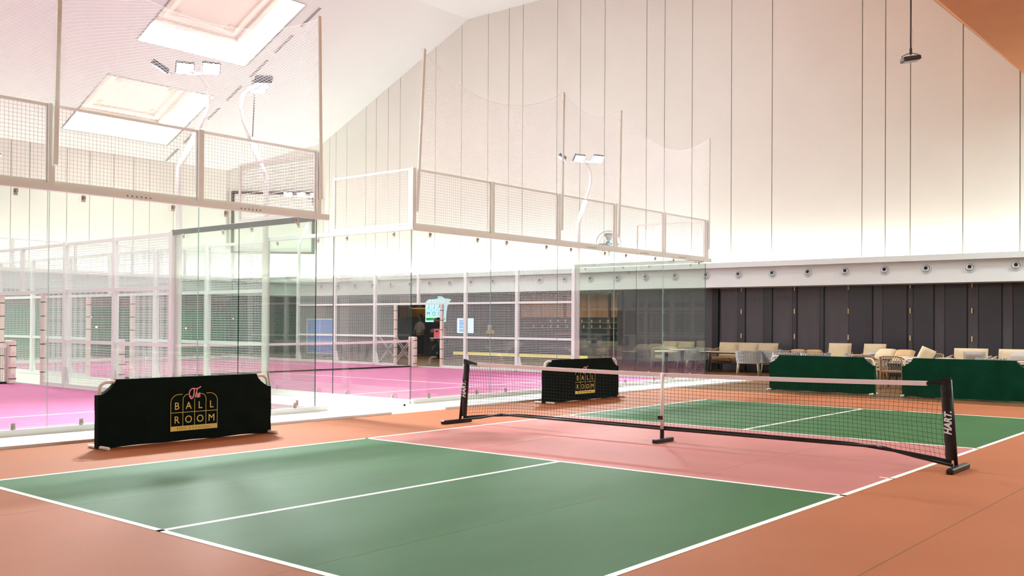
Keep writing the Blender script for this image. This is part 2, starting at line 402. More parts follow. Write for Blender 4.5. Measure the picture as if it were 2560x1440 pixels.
def uplight(p, q, L_, po):
    c = (Vector(p)+Vector(q))/2; d = (Vector(q)-Vector(p)).normalized(); nn = Vector((-d.y, d.x))   # nn points to the wall side
    l = bpy.data.lights.new('wall_washer', 'AREA'); l.shape = 'RECTANGLE'; l.size = L_; l.size_y = .12; l.energy = po; l.color = (.95, 1.02, .98)
    o = bpy.data.objects.new('wall_washer', l); COL.objects.link(o)
    z = Vector((nn.x*.12, nn.y*.12, -1)).normalized(); x = Vector((d.x, d.y, 0)); y_ = z.cross(x).normalized(); mm = Matrix((x, y_, z)).transposed().to_4x4(); mm.translation = Vector((c.x, c.y, 3.37)); o.matrix_world = mm
uplight((17.62, -12.5), (17.62, 9), 21, P_UP*.38); uplight((17.62, 9.2), (17.62, 28.2), 19, P_UP*1.1); uplight((17.5, 28.7), (15.1, 31.2), 3.2, P_UP*.35); uplight((-22, 31.4), (14.8, 31.4), 36, P_UP*1.3)
FR = [(XF, YB), (XF, 28.45), (14.9, 31.1), (XB, 31.1)]
fascia('trim_1', FR)
# lower walls
dk = M(); dk.box(XD, XD+.2, YB, 8.94, -.002, 2.7); dw = struct(dk, 'wall_right_lower', DARKP)
mj = M(); mh = []
sy = [8.29, 8.01, 7.4, 7.09, 6.44, 6.28, 5.57, 5.42, 4.68, 3.96, 3.68, 2.97, 2.82, 2.24, 1.96, 1.36, 1.08, .48, .22, -.5, -.8, -2.0, -2.3]
for k, y in enumerate(sy): mj.box(XD-.004, XD+.01, y-.012, y+.012, 0, 2.66)
struct(mj, 'panel_joint', BLACK, dw)
tr_ = M()
for k, y in enumerate(sy[:-1:2]): tr_.box(XD-.03, XD, sy[2*k+1]+.02, y-.02, 0.02, 2.64)
struct(tr_, 'raised_stile', mat('dark_stile', (54, 50, 58), .3, spec=.6), dw)
hg = M()
for y in (8.15, 6.36, 4.68, 2.89, 1.24, -.65):
    for z in (1.89, 1.11, 2.6): hg.box(XD-.05, XD-.028, y-.016, y+.016, z-.075, z+.075)
struct(hg, 'door_hinge', mat('brass', (220, 196, 150), .3, .3), dw)
struct(M().box(XD-.1, XD+.3, 8.94, 9.16, 0, 2.64), 'trim_2', BLACK)
dk = M(); dk.box(XD, XD+.2, 9.16, 12.9, -.002, 2.64); struct(dk, 'wall_right_lower', DARKP)
# bar recess beyond the right court
struct(M().box(21.6, 21.8, 12.7, 30.5, -.002, 3.0), 'wall_bar', mat('dark_bar_wall', (58, 50, 50), .5, var=.1, vscale=2))
struct(M().box(18.3, 21.8, 12.7, 12.9, -.002, 3.0), 'wall_bar_side', DARKP)
struct(M().box(18.36, 22.0, 12.7, 30.5, 2.7, 2.9), 'ceiling', mat('bar_ceiling', (60, 54, 50), .7))
struct(vquad(M(), (18.3, 28.9), (15.3, 32.2), 0, 2.9, 2.9, .2, nr), 'wall_corner_lower', DARKP)
struct(M().box(18.3, 21.8, 28.9, 29.1, -.002, 2.9), 'wall_bar_side', DARKP)
wa = M().box(XB, 15.5, 32.2, 32.4, -.002, 2.05); struct(wa, 'wall_left_lower', DGREEN)
wa = M().box(XB, 15.5, 32.15, 32.4, 2.05, 3.0); struct(wa, 'wall_left_band', TAUPE)
st = M()
for k in range(20): st.box(-20+k*1.8, -19.94+k*1.8, 32.17, 32.2, 0, 2.05)
struct(st, 'trim_3', mat('green_stile', (14, 60, 46), .4))
# walls behind the camera
wb = M().box(XB-.2, XB, YB, 34, 3.0, 14); wbo = struct(wb, 'wall_back', PANELW)
struct(M().box(XB-.2, XB, YB, 34, -.002, 3.0), 'wall_back_lower', mat('brown_dark_panel', (74, 60, 56), .4, spec=.5, var=.1, vscale=3))
struct(M().box(XB-.2, 24.5, YB-.2, YB, -.002, 3.0), 'wall_front_lower', mat('brown_dark_panel', (74, 60, 56)))
struct(M().box(XB-.2, 24.5, YB-.2, YB, 3.0, 8.2), 'wall_front', PANELW)
# ceilings
struct(M().add([(XB, YB, ZS0), (18.4, YB, ZS0), (18.4, YS0, ZS0), (XB, YS0, ZS0), (18.4, YS1, ZF), (XB, YS1, ZF)], [(0, 3, 2, 1), (3, 5, 4, 2)]), 'ceiling', BROWNC)
struct(M().add([(XB, YS1, ZF), (18.4, YS1, ZF), (18.4, YK, ZF), (XB, YK, ZF)], [(0, 3, 2, 1)]), 'ceiling', CEIL)
COF = [(7.0, 11.35, 21.6, 25.23), (7.0, 11.35, 27.25, 30.68), (-3.5, .85, 21.6, 25.23), (-3.5, .85, 27.25, 30.68), (-14, -9.65, 21.6, 25.23)]
gx = sorted(set([XB, 18.4]+[c[0] for c in COF]+[c[1] for c in COF])); gy = sorted(set([YK, 32.3]+[c[2] for c in COF]+[c[3] for c in COF]))
cm = M()
for a, b in zip(gx[:-1], gx[1:]):
    for c, d in zip(gy[:-1], gy[1:]):
        if any(q[0] <= a and b <= q[1] and q[2] <= c and d <= q[3] for q in COF): continue
        cm.add([(a, c, roof(c)), (b, c, roof(c)), (b, d, roof(d)), (a, d, roof(d))], [(0, 3, 2, 1)])
struct(cm, 'ceiling', CEIL)
up_n = Vector((0, .436, 1)).normalized()        # outward normal of the slope
sl = Vector((0, 1, -.436)).normalized()
COFN = ['nearer and higher of the two big glowing ceiling recesses above the left court', 'lower of the two big glowing ceiling recesses above the left court',
        'high ceiling recess further left above the left court', 'low ceiling recess further left above the left court', 'leftmost high ceiling recess']
for ci, (a, b, c, d) in enumerate(COF):
    org = ((a+b)/2, (c+d)/2, roof((c+d)/2))
    t = thing('ceiling_coffer', COFN[ci], 'ceiling light', org, group='ceiling coffers')
    L = (Vector((0, d, roof(d)))-Vector((0, c, roof(c)))).length
    mx = Matrix.Translation((a, c, roof(c))) @ Matrix(((1, 0, 0, 0), (0, sl.y, up_n.y, 0), (0, sl.z, up_n.z, 0), (0, 0, 0, 1)))
    W_ = b-a; D = .75
    mb = M()
    for (x0, x1, y0, y1) in ((-.08, 0, -.08, L+.08), (W_, W_+.08, -.08, L+.08), (0, W_, -.08, 0), (0, W_, L, L+.08)): mb.box(x0, x1, y0, y1, 0, D+.1, mx)
    part(mb, 'side', WHITE, t)
    mb = M().box(0, W_, 0, L, D, D+.1, mx); part(mb, 'recess_top', mat('recess_cream', (246, 240, 232), .8), t)
    mb = M()
    for ins, zz in ((.35, .12), (.72, .08)):
        i2 = ins+.16
        for (x0, x1, y0, y1) in ((ins, i2, ins, L-ins), (W_-i2, W_-ins, ins, L-ins), (i2, W_-i2, ins, i2), (i2, W_-i2, L-i2, L-ins)): mb.box(x0, x1, y0, y1, D-zz, D, mx)
    part(mb, 'moulding', mat('recess_cream', (246, 240, 232)), t)
    mb = M()
    for (x0, x1, y0, y1) in ((.12, .2, .12, L-.12), (W_-.2, W_-.12, .12, L-.12), (.2, W_-.2, .12, .2), (.2, W_-.2, L-.2, L-.12)): mb.box(x0, x1, y0, y1, D-.06, D-.01, mx)
    part(mb, 'light_strip', COFL, t)
    for (x, y) in ((1.1, L-1.1), (W_-1.1, 1.1), (W_-1.1, L-1.1), (1.1, 1.1)):
        part(M().lathe([(.11, D-.03), (.11, D)], 16, mx @ Matrix.Translation((x, y, 0))), 'downlight', mat('beige_downlight', (236, 222, 204), .5), t)
# linear diffusers down the slope
segs = [(19.95, 20.95), (21.53, 22.6), (23.1, 24.16), (24.63, 25.72), (26.3, 27.3), (27.82, 28.63), (29.3, 30.37), (30.82, 31.75)]
ordn = ['topmost', 'second', 'third', 'fourth', 'fifth', 'sixth', 'seventh', 'lowest']
for k, (a, b) in enumerate(segs):
    mx = Matrix.Translation((11.94, a, roof(a))) @ Matrix(((1, 0, 0, 0), (0, sl.y, up_n.y, 0), (0, sl.z, up_n.z, 0), (0, 0, 0, 1)))
    L = (b-a)/sl.y
    t = thing('air_slot', ordn[k]+' dark slot diffuser in the line running down the sloping ceiling', 'air vent', (11.94, a, roof(a)), group='slot diffusers in the sloping ceiling')
    mb = M().box(-.05, .05, 0, L, -.012, -.002, mx); part(mb, 'slot', mat('slot_dark', (96, 84, 78), .6), t)
    mb = M().box(-.07, -.05, -.02, L+.02, -.02, 0, mx); mb.box(.05, .07, -.02, L+.02, -.02, 0, mx); mb.box(-.01, .01, 0, L, -.02, -.011, mx); part(mb, 'frame', CEIL, t)
# added fill lights over the hall, out of view, to lift the brightness
for k, (x, y) in enumerate([(-8, 9), (0, 9), (8, 9), (-8, 15), (0, 15), (8, 15), (-16, 12)]):
    t = thing('fill_light', 'added unseen square fill light high over the '+['left court, near row', 'gap between the courts, near row', 'right court, near row', 'left court, far row', 'gap between the courts, far row', 'right court, far row', 'space beyond the left court'][k], 'ceiling light', (x, y, ZF), group='added fill lights over the courts')
    part(M().box(x-1.3, x+1.3, y-1.3, y+1.3, ZF-.12, ZF-.01), 'housing', WHITE, t)
    area('lamp', (x, y, ZF-.14), (x, y, 0), 2.4, 2.4, P_FILL, (.84, 1.05, 1.04), t)
for k, (x, y, pw) in enumerate([(-13, -8, .45), (-3, -9.5, .8), (6, -8, 1.2), (13.5, -6, 1.4)]):  # added camera-side fill lights, unseen, to brighten the near faces
    t = thing('fill_light', 'added unseen square fill light in the brown ceiling, '+['behind the viewer', 'above the right side of the viewer', 'right of the pickleball court', 'near the dark panelled wall'][k], 'ceiling light', (x, y, ZS0), group='added fill lights in the brown ceiling')
    part(M().box(x-1.1, x+1.1, y-1.1, y+1.1, ZS0-.12, ZS0-.01), 'housing', WHITE, t)
    area('lamp', (x, y, ZS0-.14), (x, y, 0), 2, 2, P_FILL_FRONT*pw, (.86, 1.03, 1.02), t)

# ================================================================= jet nozzles on the fascia
def nozzle():
    t = thing('air_nozzle', '', 'air vent', (0, 0, 0), group='round air nozzles along the white fascia')
    rx = Matrix.Rotation(R(-90), 4, 'Y')     # local +z -> -x
    part(M().lathe([(.145, 0), (.145, .012), (.125, .022), (.11, .022), (.105, .0)], 24, rx), 'flange', WHITE, t, True, False)
    tilt = rx @ Matrix.Translation((0, 0, .015)) @ Matrix.Rotation(R(14), 4, 'X') @ Matrix.Rotation(R(14), 4, 'Y')
    part(M().lathe([(.1, -.03), (.102, .0), (.095, .03), (.078, .055), (.056, .068), (.05, .066), (.046, .03)], 24, tilt), 'eyeball', mat('nozzle_grey', (214, 216, 222), .4), t, True, False)
    part(M().lathe([(.0, .061), (.05, .062)], 20, tilt), 'outlet', BLACK, t, False, False)
    return t
nz = nozzle(); first = True
n_side = 27
names_n = {0: 'nearest the right edge of the photo'}
for k in range(n_side):
    y = -.06+k*1.122
    if y > 28.2: break
    ordw = ['first', 'second', 'third', 'fourth', 'fifth', 'sixth', 'seventh', 'eighth', 'ninth', 'tenth', 'eleventh', 'twelfth', 'thirteenth', 'fourteenth', 'fifteenth', 'sixteenth', 'seventeenth', 'eighteenth', 'nineteenth', 'twentieth',
            'twenty-first', 'twenty-second', 'twenty-third', 'twenty-fourth', 'twenty-fifth', 'twenty-sixth', 'twenty-seventh']
    if k < 8: lab = 'white round air nozzle on the white fascia, '+ordw[k]+' from the right edge'
    elif k < 13: lab = 'round air nozzle seen through the right court glass, '+ordw[k-8]+' left of the pane edge'
    else: lab = 'small round air nozzle seen through the wire mesh, '+ordw[k-13]+' left of the glass'
    if first: nz.location = (XF, y, 3.045+.0); nz['label'] = lab; first = False
    else: dup(nz, (XF, y, 3.03), 0, lab)

# ================================================================= padel courts
YN, YFAR, YM, P = 6.13, 27.25, 16.69, 2.112
ZG = 3.06
def pane(mb, ax, u0, u1, c, z0, z1, th=.012, lo=2, hi=2):
    # ax 'x': pane runs along x at y=c ; ax 'y': runs along y at x=c
    if ax == 'x': x0, x1, y0, y1 = u0, u1, c-th/2, c+th/2
    else: x0, x1, y0, y1 = c-th/2, c+th/2, u0, u1
    b = len(mb.mi); mb.box(x0, x1, y0, y1, z0, z1)
    # faces: bottom, top, -y, +x, +y, -x
    edge = {'x': (0, 1, 3, 5), 'y': (0, 1, 2, 4)}[ax]
    for e in edge: mb.mi[b+e] = 2
    mb.mi[b+edge[2]] = (lo if ax == 'y' else hi) if edge[2] in (2, 3) else 2
    if ax == 'x': mb.mi[b+3] = hi; mb.mi[b+5] = lo
    else: mb.mi[b+2] = lo; mb.mi[b+4] = hi
def mesh_panel(mb, ax, u0, u1, c, z0, z1, cell=.0505, r=.0028):
    n = max(2, round((u1-u0)/cell)); k = max(2, round((z1-z0)/cell))
    for i in range(1, n):
        u = u0+(u1-u0)*i/n
        mb.wire((u, c, z0) if ax == 'x' else (c, u, z0), (u, c, z1) if ax == 'x' else (c, u, z1), r)
    for i in range(1, k):
        z = z0+(z1-z0)*i/k
        mb.wire((u0, c+.004, z) if ax == 'x' else (c+.004, u0, z), (u1, c+.004, z) if ax == 'x' else (c+.004, u1, z), r)
def fr_rect(mb, ax, u0, u1, c, z0, z1, w_=.04):
    def bx(a, b, z_, z2): mb.box(a, b, c-w_/2, c+w_/2, z_, z2) if ax == 'x' else mb.box(c-w_/2, c+w_/2, a, b, z_, z2)
    bx(u0, u1, z1-w_, z1); bx(u0, u1, z0, z0+w_); bx(u0, u0+w_, z0+w_, z1-w_); bx(u1-w_, u1, z0+w_, z1-w_)
def clamp_mb(mb, ax, u, c, z, sgn, side=-1):
    w_ = .025; h = .085
    if ax == 'x': mb.box(u-w_, u+w_, c+side*.035-.006, c+side*.035+.006, z-h/2, z+h/2); mb.lathe([(.02, 0), (.022, .03), (.012, .036)], 10, Matrix.Translation((u, c+side*.035, z-sgn*.012)) @ Matrix.Rotation(R(90*(-side) if side else 0), 4, 'X'))
    else: mb.box(c+side*.035-.006, c+side*.035+.006, u-w_, u+w_, z-h/2, z+h/2); mb.lathe([(.02, 0), (.022, .03), (.012, .036)], 10, Matrix.Translation((c+side*.035, u, z-sgn*.012)) @ Matrix.Rotation(R(90*side), 4, 'Y'))

def padel_court(x0, x1, which, poles):
    t = thing('padel_cage', which+' glass and wire mesh padel court enclosure with white steel frame', 'court enclosure', (x0, YN, 0))
    xs_ = [x0+(x1-x0)*i/5 for i in range(6)]
    # ---------- glass
    for c, s_ in ((YN, -1), (YFAR, 1)):
        for i in range(5):
            mb = M(); pane(mb, 'x', xs_[i]+.004, xs_[i+1]-.004, c, .1, ZG+.02, lo=1 if i == 0 else 2, hi=1 if i == 4 else 2); part(mb, 'glass_pane', [PANE, PEDGE, PSEAM], t)
    for xx in (x0, x1):
        for (a, b) in ((YN+.012, YN+P), (YN+P, YN+2*P), (YFAR-P, YFAR-.012), (YFAR-2*P, YFAR-P)):
            mb = M(); pane(mb, 'y', a+.004, b-.004, xx, .1, ZG+.02, lo=1, hi=1); part(mb, 'glass_pane', [PANE, PEDGE, PSEAM], t)
    # ---------- base beams and top beams
    for c in (YN, YFAR):
        part(M().box(x0-.0, x1+.2, c-.07, c+.0, .035, .115), 'base_beam', STEEL, t)
        s_ = -1 if c == YN else 1
        mb = M().box(x0-.02, x1+.2, c+s_*.02-.045, c+s_*.02+.045, ZG+.03, ZG+.12)
        part(mb, 'top_beam', STEEL, t)
        mb = M()
        for hx in (x0+2.55*P, x0+4.4*P, x1-1.45*P):
            for q in range(6): mb.lathe([(.011, 0), (.011, .006)], 8, Matrix.Translation((hx+(q-2.5)*.066, c+s_*.065, ZG+.062)) @ Matrix.Rotation(R(90), 4, 'X'))
        part(mb, 'bolt_row', BOLT, t)
    for xx in (x0, x1):
        mb = M().box(xx-.04, xx+.04, YN, 15.62, .03, .1); mb.box(xx-.04, xx+.04, 17.78, YFAR, .03, .1); mb.box(xx-.04, xx+.04, 15.62, 17.78, .0, .035); part(mb, 'base_beam', STEEL, t)
        for (a, b) in ((YN, YN+2*P), (YFAR-2*P, YFAR)):
            part(M().box(xx-.03, xx+.03, a, b, ZG+.03, ZG+.1), 'side_top_beam', STEEL, t)
            if xx == x1: part(M().box(xx-.036, xx-.0302, a+.02, b-.02, ZG-.0, ZG+.095), 'dark_strip', mat('dark_grey_strip', (92, 96, 94), .5), t)  # dark grey strip along the inner face of the side top beam
    # ---------- clamps on glass
    def clamp(*a):
        mb = M(); clamp_mb(mb, *a); part(mb, 'glass_clamp', CLAMP, t, label='nickel glass clamp with round bolt')
    for i in range(5):
        for uo in (.42, 1.69):
            for z, sg in ((ZG-.035, -1), (.15, 1)):
                clamp('x', xs_[i]+uo, YN, z, sg, -1); clamp('x', xs_[i]+uo, YFAR, z, sg, -1)
    for xx in (x0, x1):
        for a in (YN, YN+P, YFAR-2*P, YFAR-P):
            for uo in (.42, 1.69):
                for z, sg in ((ZG-.035, -1), (.15, 1)): clamp('y', a+uo, xx, z, sg, -1)
    # ---------- upper mesh over back glass and first side pane
    zt0, zt1 = ZG+.12, 4.18
    for c in (YN, YFAR):
        for i in range(5):
            mb = M(); fr_rect(mb, 'x', xs_[i]+.02, xs_[i+1]-.02, c, zt0, zt1, .035); pf = part(mb, 'mesh_frame', STEEL, t)
            mb = M(); mesh_panel(mb, 'x', xs_[i]+.05, xs_[i+1]-.05, c, zt0+.03, zt1-.03, r=.0013); part(mb, 'wire_mesh', WIRET, pf)
        for i in range(6):
            x_ = xs_[i]; part(M().box(x_-.04, x_+.04, c-.06, c-.02, ZG+.05, zt1), 'upper_post', STEEL, t)
    for xx in (x0, x1):
        for (a, b) in ((YN+.04, YN+P), (YFAR-P, YFAR-.04)):
            mb = M(); fr_rect(mb, 'y', a, b, xx, zt0, zt1, .035); pf = part(mb, 'mesh_frame', STEEL, t)
            mb = M(); mesh_panel(mb, 'y', a+.03, b-.03, xx, zt0+.03, zt1-.03, r=.0013); part(mb, 'wire_mesh', WIRET, pf)
    # ---------- side fences
    py = [YN+2*P, YN+3*P, YN+4*P, YM, YFAR-4*P, YFAR-3*P, YFAR-2*P]
    for xx in (x0, x1):
        for k, y in enumerate(py):
            if k == 3: mb = M().box(xx-.045, xx+.045, y-.045, y+.045, 2.08, ZG+.04)
            else:
                mb = M().box(xx-.05, xx+.05, y-.05, y+.05, 0, ZG+.07)
                for dy in (-1,):
                    mb.add([(xx-.006, y+dy*.05, 0), (xx+.006, y+dy*.05, 0), (xx+.006, y+dy*.21, 0), (xx-.006, y+dy*.21, 0), (xx-.006, y+dy*.21, .1), (xx+.006, y+dy*.21, .1),
                            (xx-.006, y+dy*.11, .44), (xx+.006, y+dy*.11, .44), (xx-.006, y+dy*.05, .47), (xx+.006, y+dy*.05, .47)],
                           [(0, 3, 4, 6, 8), (1, 9, 7, 5, 2), (3, 2, 5, 4), (4, 5, 7, 6), (6, 7, 9, 8), (0, 1, 2, 3)])
            part(mb, 'side_post', STEEL, t)
        # rails
        part(M().box(xx-.03, xx+.03, py[0], py[-1], ZG-.0, ZG+.06), 'top_rail', STEEL, t)
        part(M().box(xx-.03, xx+.03, py[0], py[-1], 2.05, 2.12), 'middle_rail', STEEL, t)
        for (a, b) in ((py[0], 15.62), (17.78, py[-1])): part(M().box(xx-.03, xx+.03, a, b, .97, 1.04), 'lower_rail', STEEL, t)
        # door posts with padding straps
        for y in (15.62, 17.78):
            dp = part(M().box(xx-.045, xx+.045, y-.045, y+.045, 0, 2.06), 'door_post', PVC, t)
            mb = M()
            for q in range(6): mb.box(xx-.048, xx+.048, y-.048, y+.048, .3+q*.31, .318+q*.31)
            part(mb, 'strap', BLKM, dp)
        # mesh fields
        for (a, b) in zip(py[:2]+[py[2]], py[1:3]+[15.62]):
            for (z0, z1) in ((.1, .97), (1.04, 2.05), (2.12, ZG)):
                bb = b if z1 < 2.06 else (b if b < 15 else YM)
                mb = M(); mesh_panel(mb, 'y', a+.05, bb-.04, xx, z0, z1, r=.0030); part(mb, 'wire_mesh', WIRE, t)
        for (a, b) in zip([17.78]+py[4:6], [py[4]]+py[5:7]):
            for (z0, z1) in ((.1, .97), (1.04, 2.05), (2.12, ZG)):
                aa = a if z1 < 2.06 else (a if a > 18 else YM)
                mb = M(); mesh_panel(mb, 'y', aa+.04, b-.05, xx, z0, z1, r=.0030); part(mb, 'wire_mesh', WIRE, t)
    # ---------- safety net above the back wall
    for x_, (xt) in poles:
        part(M().bar((x_-.0, YN-.09, ZG+.35), (xt, YN-.09, 6.31), .055, .02, (0, 1, 0)), 'net_pole', STEEL, t)
    nt = M(); px_ = [p[0] for p in poles]; zb = zt1+.01
    def top(x):
        for a, b in zip(px_[:-1], px_[1:]):
            if a <= x <= b:
                u = (x-a)/(b-a); sag = .14*(b-a)**1.0
                return 6.3-sag*4*u*(1-u)
        return 6.3
    a0, a1 = px_[0], px_[-1]; cell = .082; H = 2.1; nl = 10
    slope = .62
    def lines(sgn):
        span = H/slope; k = int((a1-a0+span)/cell)+1
        for i in range(k+1):
            xs0 = a0-span+i*cell if sgn > 0 else a0+i*cell
            prev = None
            for q in range(nl+1):
                s_ = q/nl; x = xs0+sgn*span*s_
                if x < a0-1e-6 or x > a1+1e-6: prev = None; continue
                xc = min(max(x, a0), a1); z = zb+(top(xc)-zb)*s_
                y = YN-.09+.03*math.sin(x*1.7+s_*2)
                if prev: nt.wire(prev, (x, y, z), .0014)
                prev = (x, y, z)
    lines(1); lines(-1)
    pn = None
    for q in range(61):
        x = a0+(a1-a0)*q/60; c_ = (x, YN-.09+.03*math.sin(x*1.7+2), top(x))
        if pn: nt.wire(pn, c_, .003)
        pn = c_
    part(nt, 'safety_net', NETW, t)
    # ---------- playing surface
    tf = tag(M().box(x0+.05, x1-.05, YN+.05, YFAR-.05, 0, .012).build('padel_turf', TURF), 'bright pink artificial turf inside the '+which+' padel court', 'turf')
    cxm = (x0+x1)/2-.4
    for (a, b, c, d) in ((x0+.06, x1-.06, 8.72, 8.78), (x0+.06, x1-.06, 24.6, 24.66), (cxm-.03, cxm+.03, 8.72, 24.66)):
        o = M().box(a, b, c, d, .012, .015).build('turf_line', TLINE, tf)
    # plinth in front of the cage
    pl = M().box(x0-.12, x1+.75, 5.16, YN+.05, -.003, .035); pl.box(x0-.12, x0+.05, YN, YFAR, -.003, .03); pl.box(x1-.05, x1+.12, YN, YFAR, -.003, .03)
    tag(pl.build('court_plinth', PLINTH), 'low white plinth under the front glass of the '+which+' padel court', 'plinth')
    # ---------- the padel net
    n = thing('padel_net', 'white taped tennis style net across the '+which+' pink court', 'net', ((x0+x1)/2, YM, 0))
    for xx, sg in ((x0+.25, 1), (x1-.25, -1)):
        pp = part(M().bbox(xx-.07, xx+.07, YM-.15, YM+.15, .012, 1.0, .02), 'post_pad', PVC, n)
        mb = M()
        for q in range(4): mb.box(xx-.072, xx+.072, YM-.152, YM-.09, .12+q*.25, .14+q*.25)
        part(mb, 'strap', BLKM, pp)
        mb = M()
        for q in range(4): mb.lathe([(.045, 0), (.05, .003), (.036, .003)], 16, Matrix.Translation((xx-.02*sg*0, YM-.151, .2+q*.25)) @ Matrix.Rotation(R(90), 4, 'X'))
        part(mb, 'round_print', mat('faded_pink_print', (238, 196, 200), .6), pp)
    a, b = x0+.33, x1-.33
    g_ = [[(a+(b-a)*i/16, YM-.012, .9-.05*(1-(2*i/16-1)**2)-.035+z) for z in (-.035, .035)] for i in range(17)]
    part(M().sheet(g_, .024, (0, 1, 0)), 'top_tape', TAPE, n)
    part(M().box(a, b, YM-.01, YM+.01, .015, .06), 'bottom_band', BLKN, n)
    mb = M(); k = int((b-a)/.045)
    for i in range(k+1): x = a+(b-a)*i/k; mb.wire((x, YM, .05), (x, YM, .83), .0016)
    for q in range(18): mb.wire((a, YM+.002, .06+q*.045), (b, YM+.002, .06+q*.045), .0016)
    part(mb, 'netting', mat('grey_net_cord', (90, 70, 80), .8), n)
    return t
padel_court(1.66, 12.25, 'right', [(1.70, 1.86), (5.93, 5.97), (8.08, 8.14), (12.27, 12.27)])
padel_court(-11.02, -.44, 'left', [(-11.0, -11.0), (-8.9, -8.9), (-4.64, -4.60), (-.43, -.49)])

# ================================================================= floodlight masts
def mast(x, y, sgn, lab, aim=(-3, -3, 3)):
    t = thing('floodlight_mast', lab, 'floodlight', (x, y, 0), group='floodlight masts of the padel courts')
    X = lambda d: x+sgn*d
    pts = [(x, y, 3.0), (x, y, 4.35), (X(.05), y, 4.5)]
    part(M().tube([(x, y, 0), (x, y, 4.35), (X(.03), y, 4.42), (X(.38), y, 5.1)], .06, 12), 'pole', STEEL, t, True)
    part(M().tube([(X(.38), y, 5.08), (X(.56), y, 5.45), (X(.62), y, 5.7), (X(.58), y, 5.95), (X(.42), y, 6.12), (X(.2), y, 6.2)], .035, 10), 'curved_arm', STEEL, t, True)
    part(M().bar((X(.45), y-.45, 6.13), (X(.1), y+.55, 6.2), .05, .05), 'cross_arm', STEEL, t)
    for k, (dx, dy, dz) in enumerate(((.38, -.42, 0), (.12, .05, .03), (-.15, .5, .05))):
        c = Vector((X(dx), y+dy, 6.2+dz)); tgt = Vector((x-sgn*2.6, y+(aim[k] if y < 16 else -2.5)+dy, 0)); d = (tgt-c).normalized()
        q = d.to_track_quat('-Z', 'Y').to_matrix().to_4x4(); mx = Matrix.Translation(c) @ q
        h = part(M().bbox(-.17, .17, -.125, .125, .0, .07, .015, mx), 'lamp_head', mat('grey_lamp_body', (96, 100, 104), .5), t)
        mb = M()
        for f_ in range(9): mb.box(-.155+f_*.037, -.147+f_*.037, -.11, .11, .07, .1, mx)
        part(mb, 'cooling_fin', mat('grey_lamp_body', (96, 100, 104)), h)
        part(M().box(-.15, .15, -.105, .105, -.006, -.001, mx), 'lens', LENS, h)
        o = area('lamp', c+d*.02, tgt, .3, .2, P_FLOOD*(7.5 if aim[k] < -5 else 1), (.95, .98, 1), t, 110 if aim[k] < -5 else 150)
    if aim[0] > 0 and y < 16: part(M().tube([(X(.36), y-.1, 6.1), (X(.37), y-.05, 5.15)], .012, 6), 'cable', BLKM, t)
    return t
mast(-.36, 10.28, 1, 'white bent floodlight mast right of the left court mesh, with two glaring lamps', (-6.2, -5.6, 3))
mast(1.58, 10.28, -1, 'white bent floodlight mast leaning left in the gap between the two padel courts', (3, 4, 3))
mast(12.33, 10.28, 1, 'white bent floodlight mast on the near right side of the right padel court', (-6.2, -5.6, 3))
mast(12.33, 23.1, 1, 'small far floodlight mast glaring through the left mesh, far end of the right court')
mast(1.58, 23.1, -1, 'far floodlight mast on the left side of the right court')
mast(-.36, 23.1, 1, 'far floodlight mast on the right side of the left court')
mast(-11.1, 10.28, -1, 'floodlight mast beyond the left edge of the left court')
mast(-11.1, 23.1, -1, 'far floodlight mast beyond the left edge of the left court')

# ================================================================= wall fan, hanging fixtures, cameras
def fan(loc, lab, rz):
    t = thing('wall_fan', lab, 'fan', (0, 0, 0), 0)
    ry = Matrix.Rotation(R(-90), 4, 'Y'); mb = M(); r0 = .43
    for rr, zz in ((r0, .05), (r0*.97, .0), (.3, .1), (.15, .12)): mb.tube([ry @ Vector((rr*math.cos(a*math.pi/14), rr*math.sin(a*math.pi/14), zz)) for a in range(28)], .005, 5, closed=True)
    for a in range(36):
        an = a*math.pi/18; pr = [(.07, .125), (.25, .115), (.38, .08), (r0, .04), (.36, -.04), (.12, -.08)]
        mb.tube([ry @ Vector((q*math.cos(an), q*math.sin(an), z)) for q, z in pr], .002, 3)
    part(mb, 'cage', mat('dark_grey_wire', (90, 90, 92), .4), t, False, False)
    mb = M()
    for k in range(3):
        g_ = []
        for i in range(6):
            rr = .06+.3*i/5; g_.append([ry @ Vector((rr*math.cos(k*2.094+s_*.5), rr*math.sin(k*2.094+s_*.5), .02+.05*s_)) for s_ in (-1, -.3, .4, 1)])
        mb.sheet(g_, .003, (-1, 0, 0))
    part(mb, 'blade', mat('fan_blade_grey', (170, 174, 178), .4), t, True, False)
    part(M().lathe([(.0, .13), (.06, .125), (.07, .1)], 16, ry), 'hub', mat('blue_fan_badge', (110, 160, 190), .5), t, True, False)
    part(M().lathe([(.08, -.06), (.09, -.12), (.08, -.24), (.04, -.27)], 16, ry), 'motor', BLKM, t, True, False)
    part(M().tube([(.2, 0, 0), (.24, 0, -.12), (.24, -.04, -.3), (.4, -.04, -.38)], .025, 8), 'bracket', BLKM, t, True, False)
    t.location = loc; t.rotation_euler = (0, 0, rz); return t
fan((17.55, 12.78, 4.25), 'round wall fan with wire cage on the white wall above the fascia', R(38))
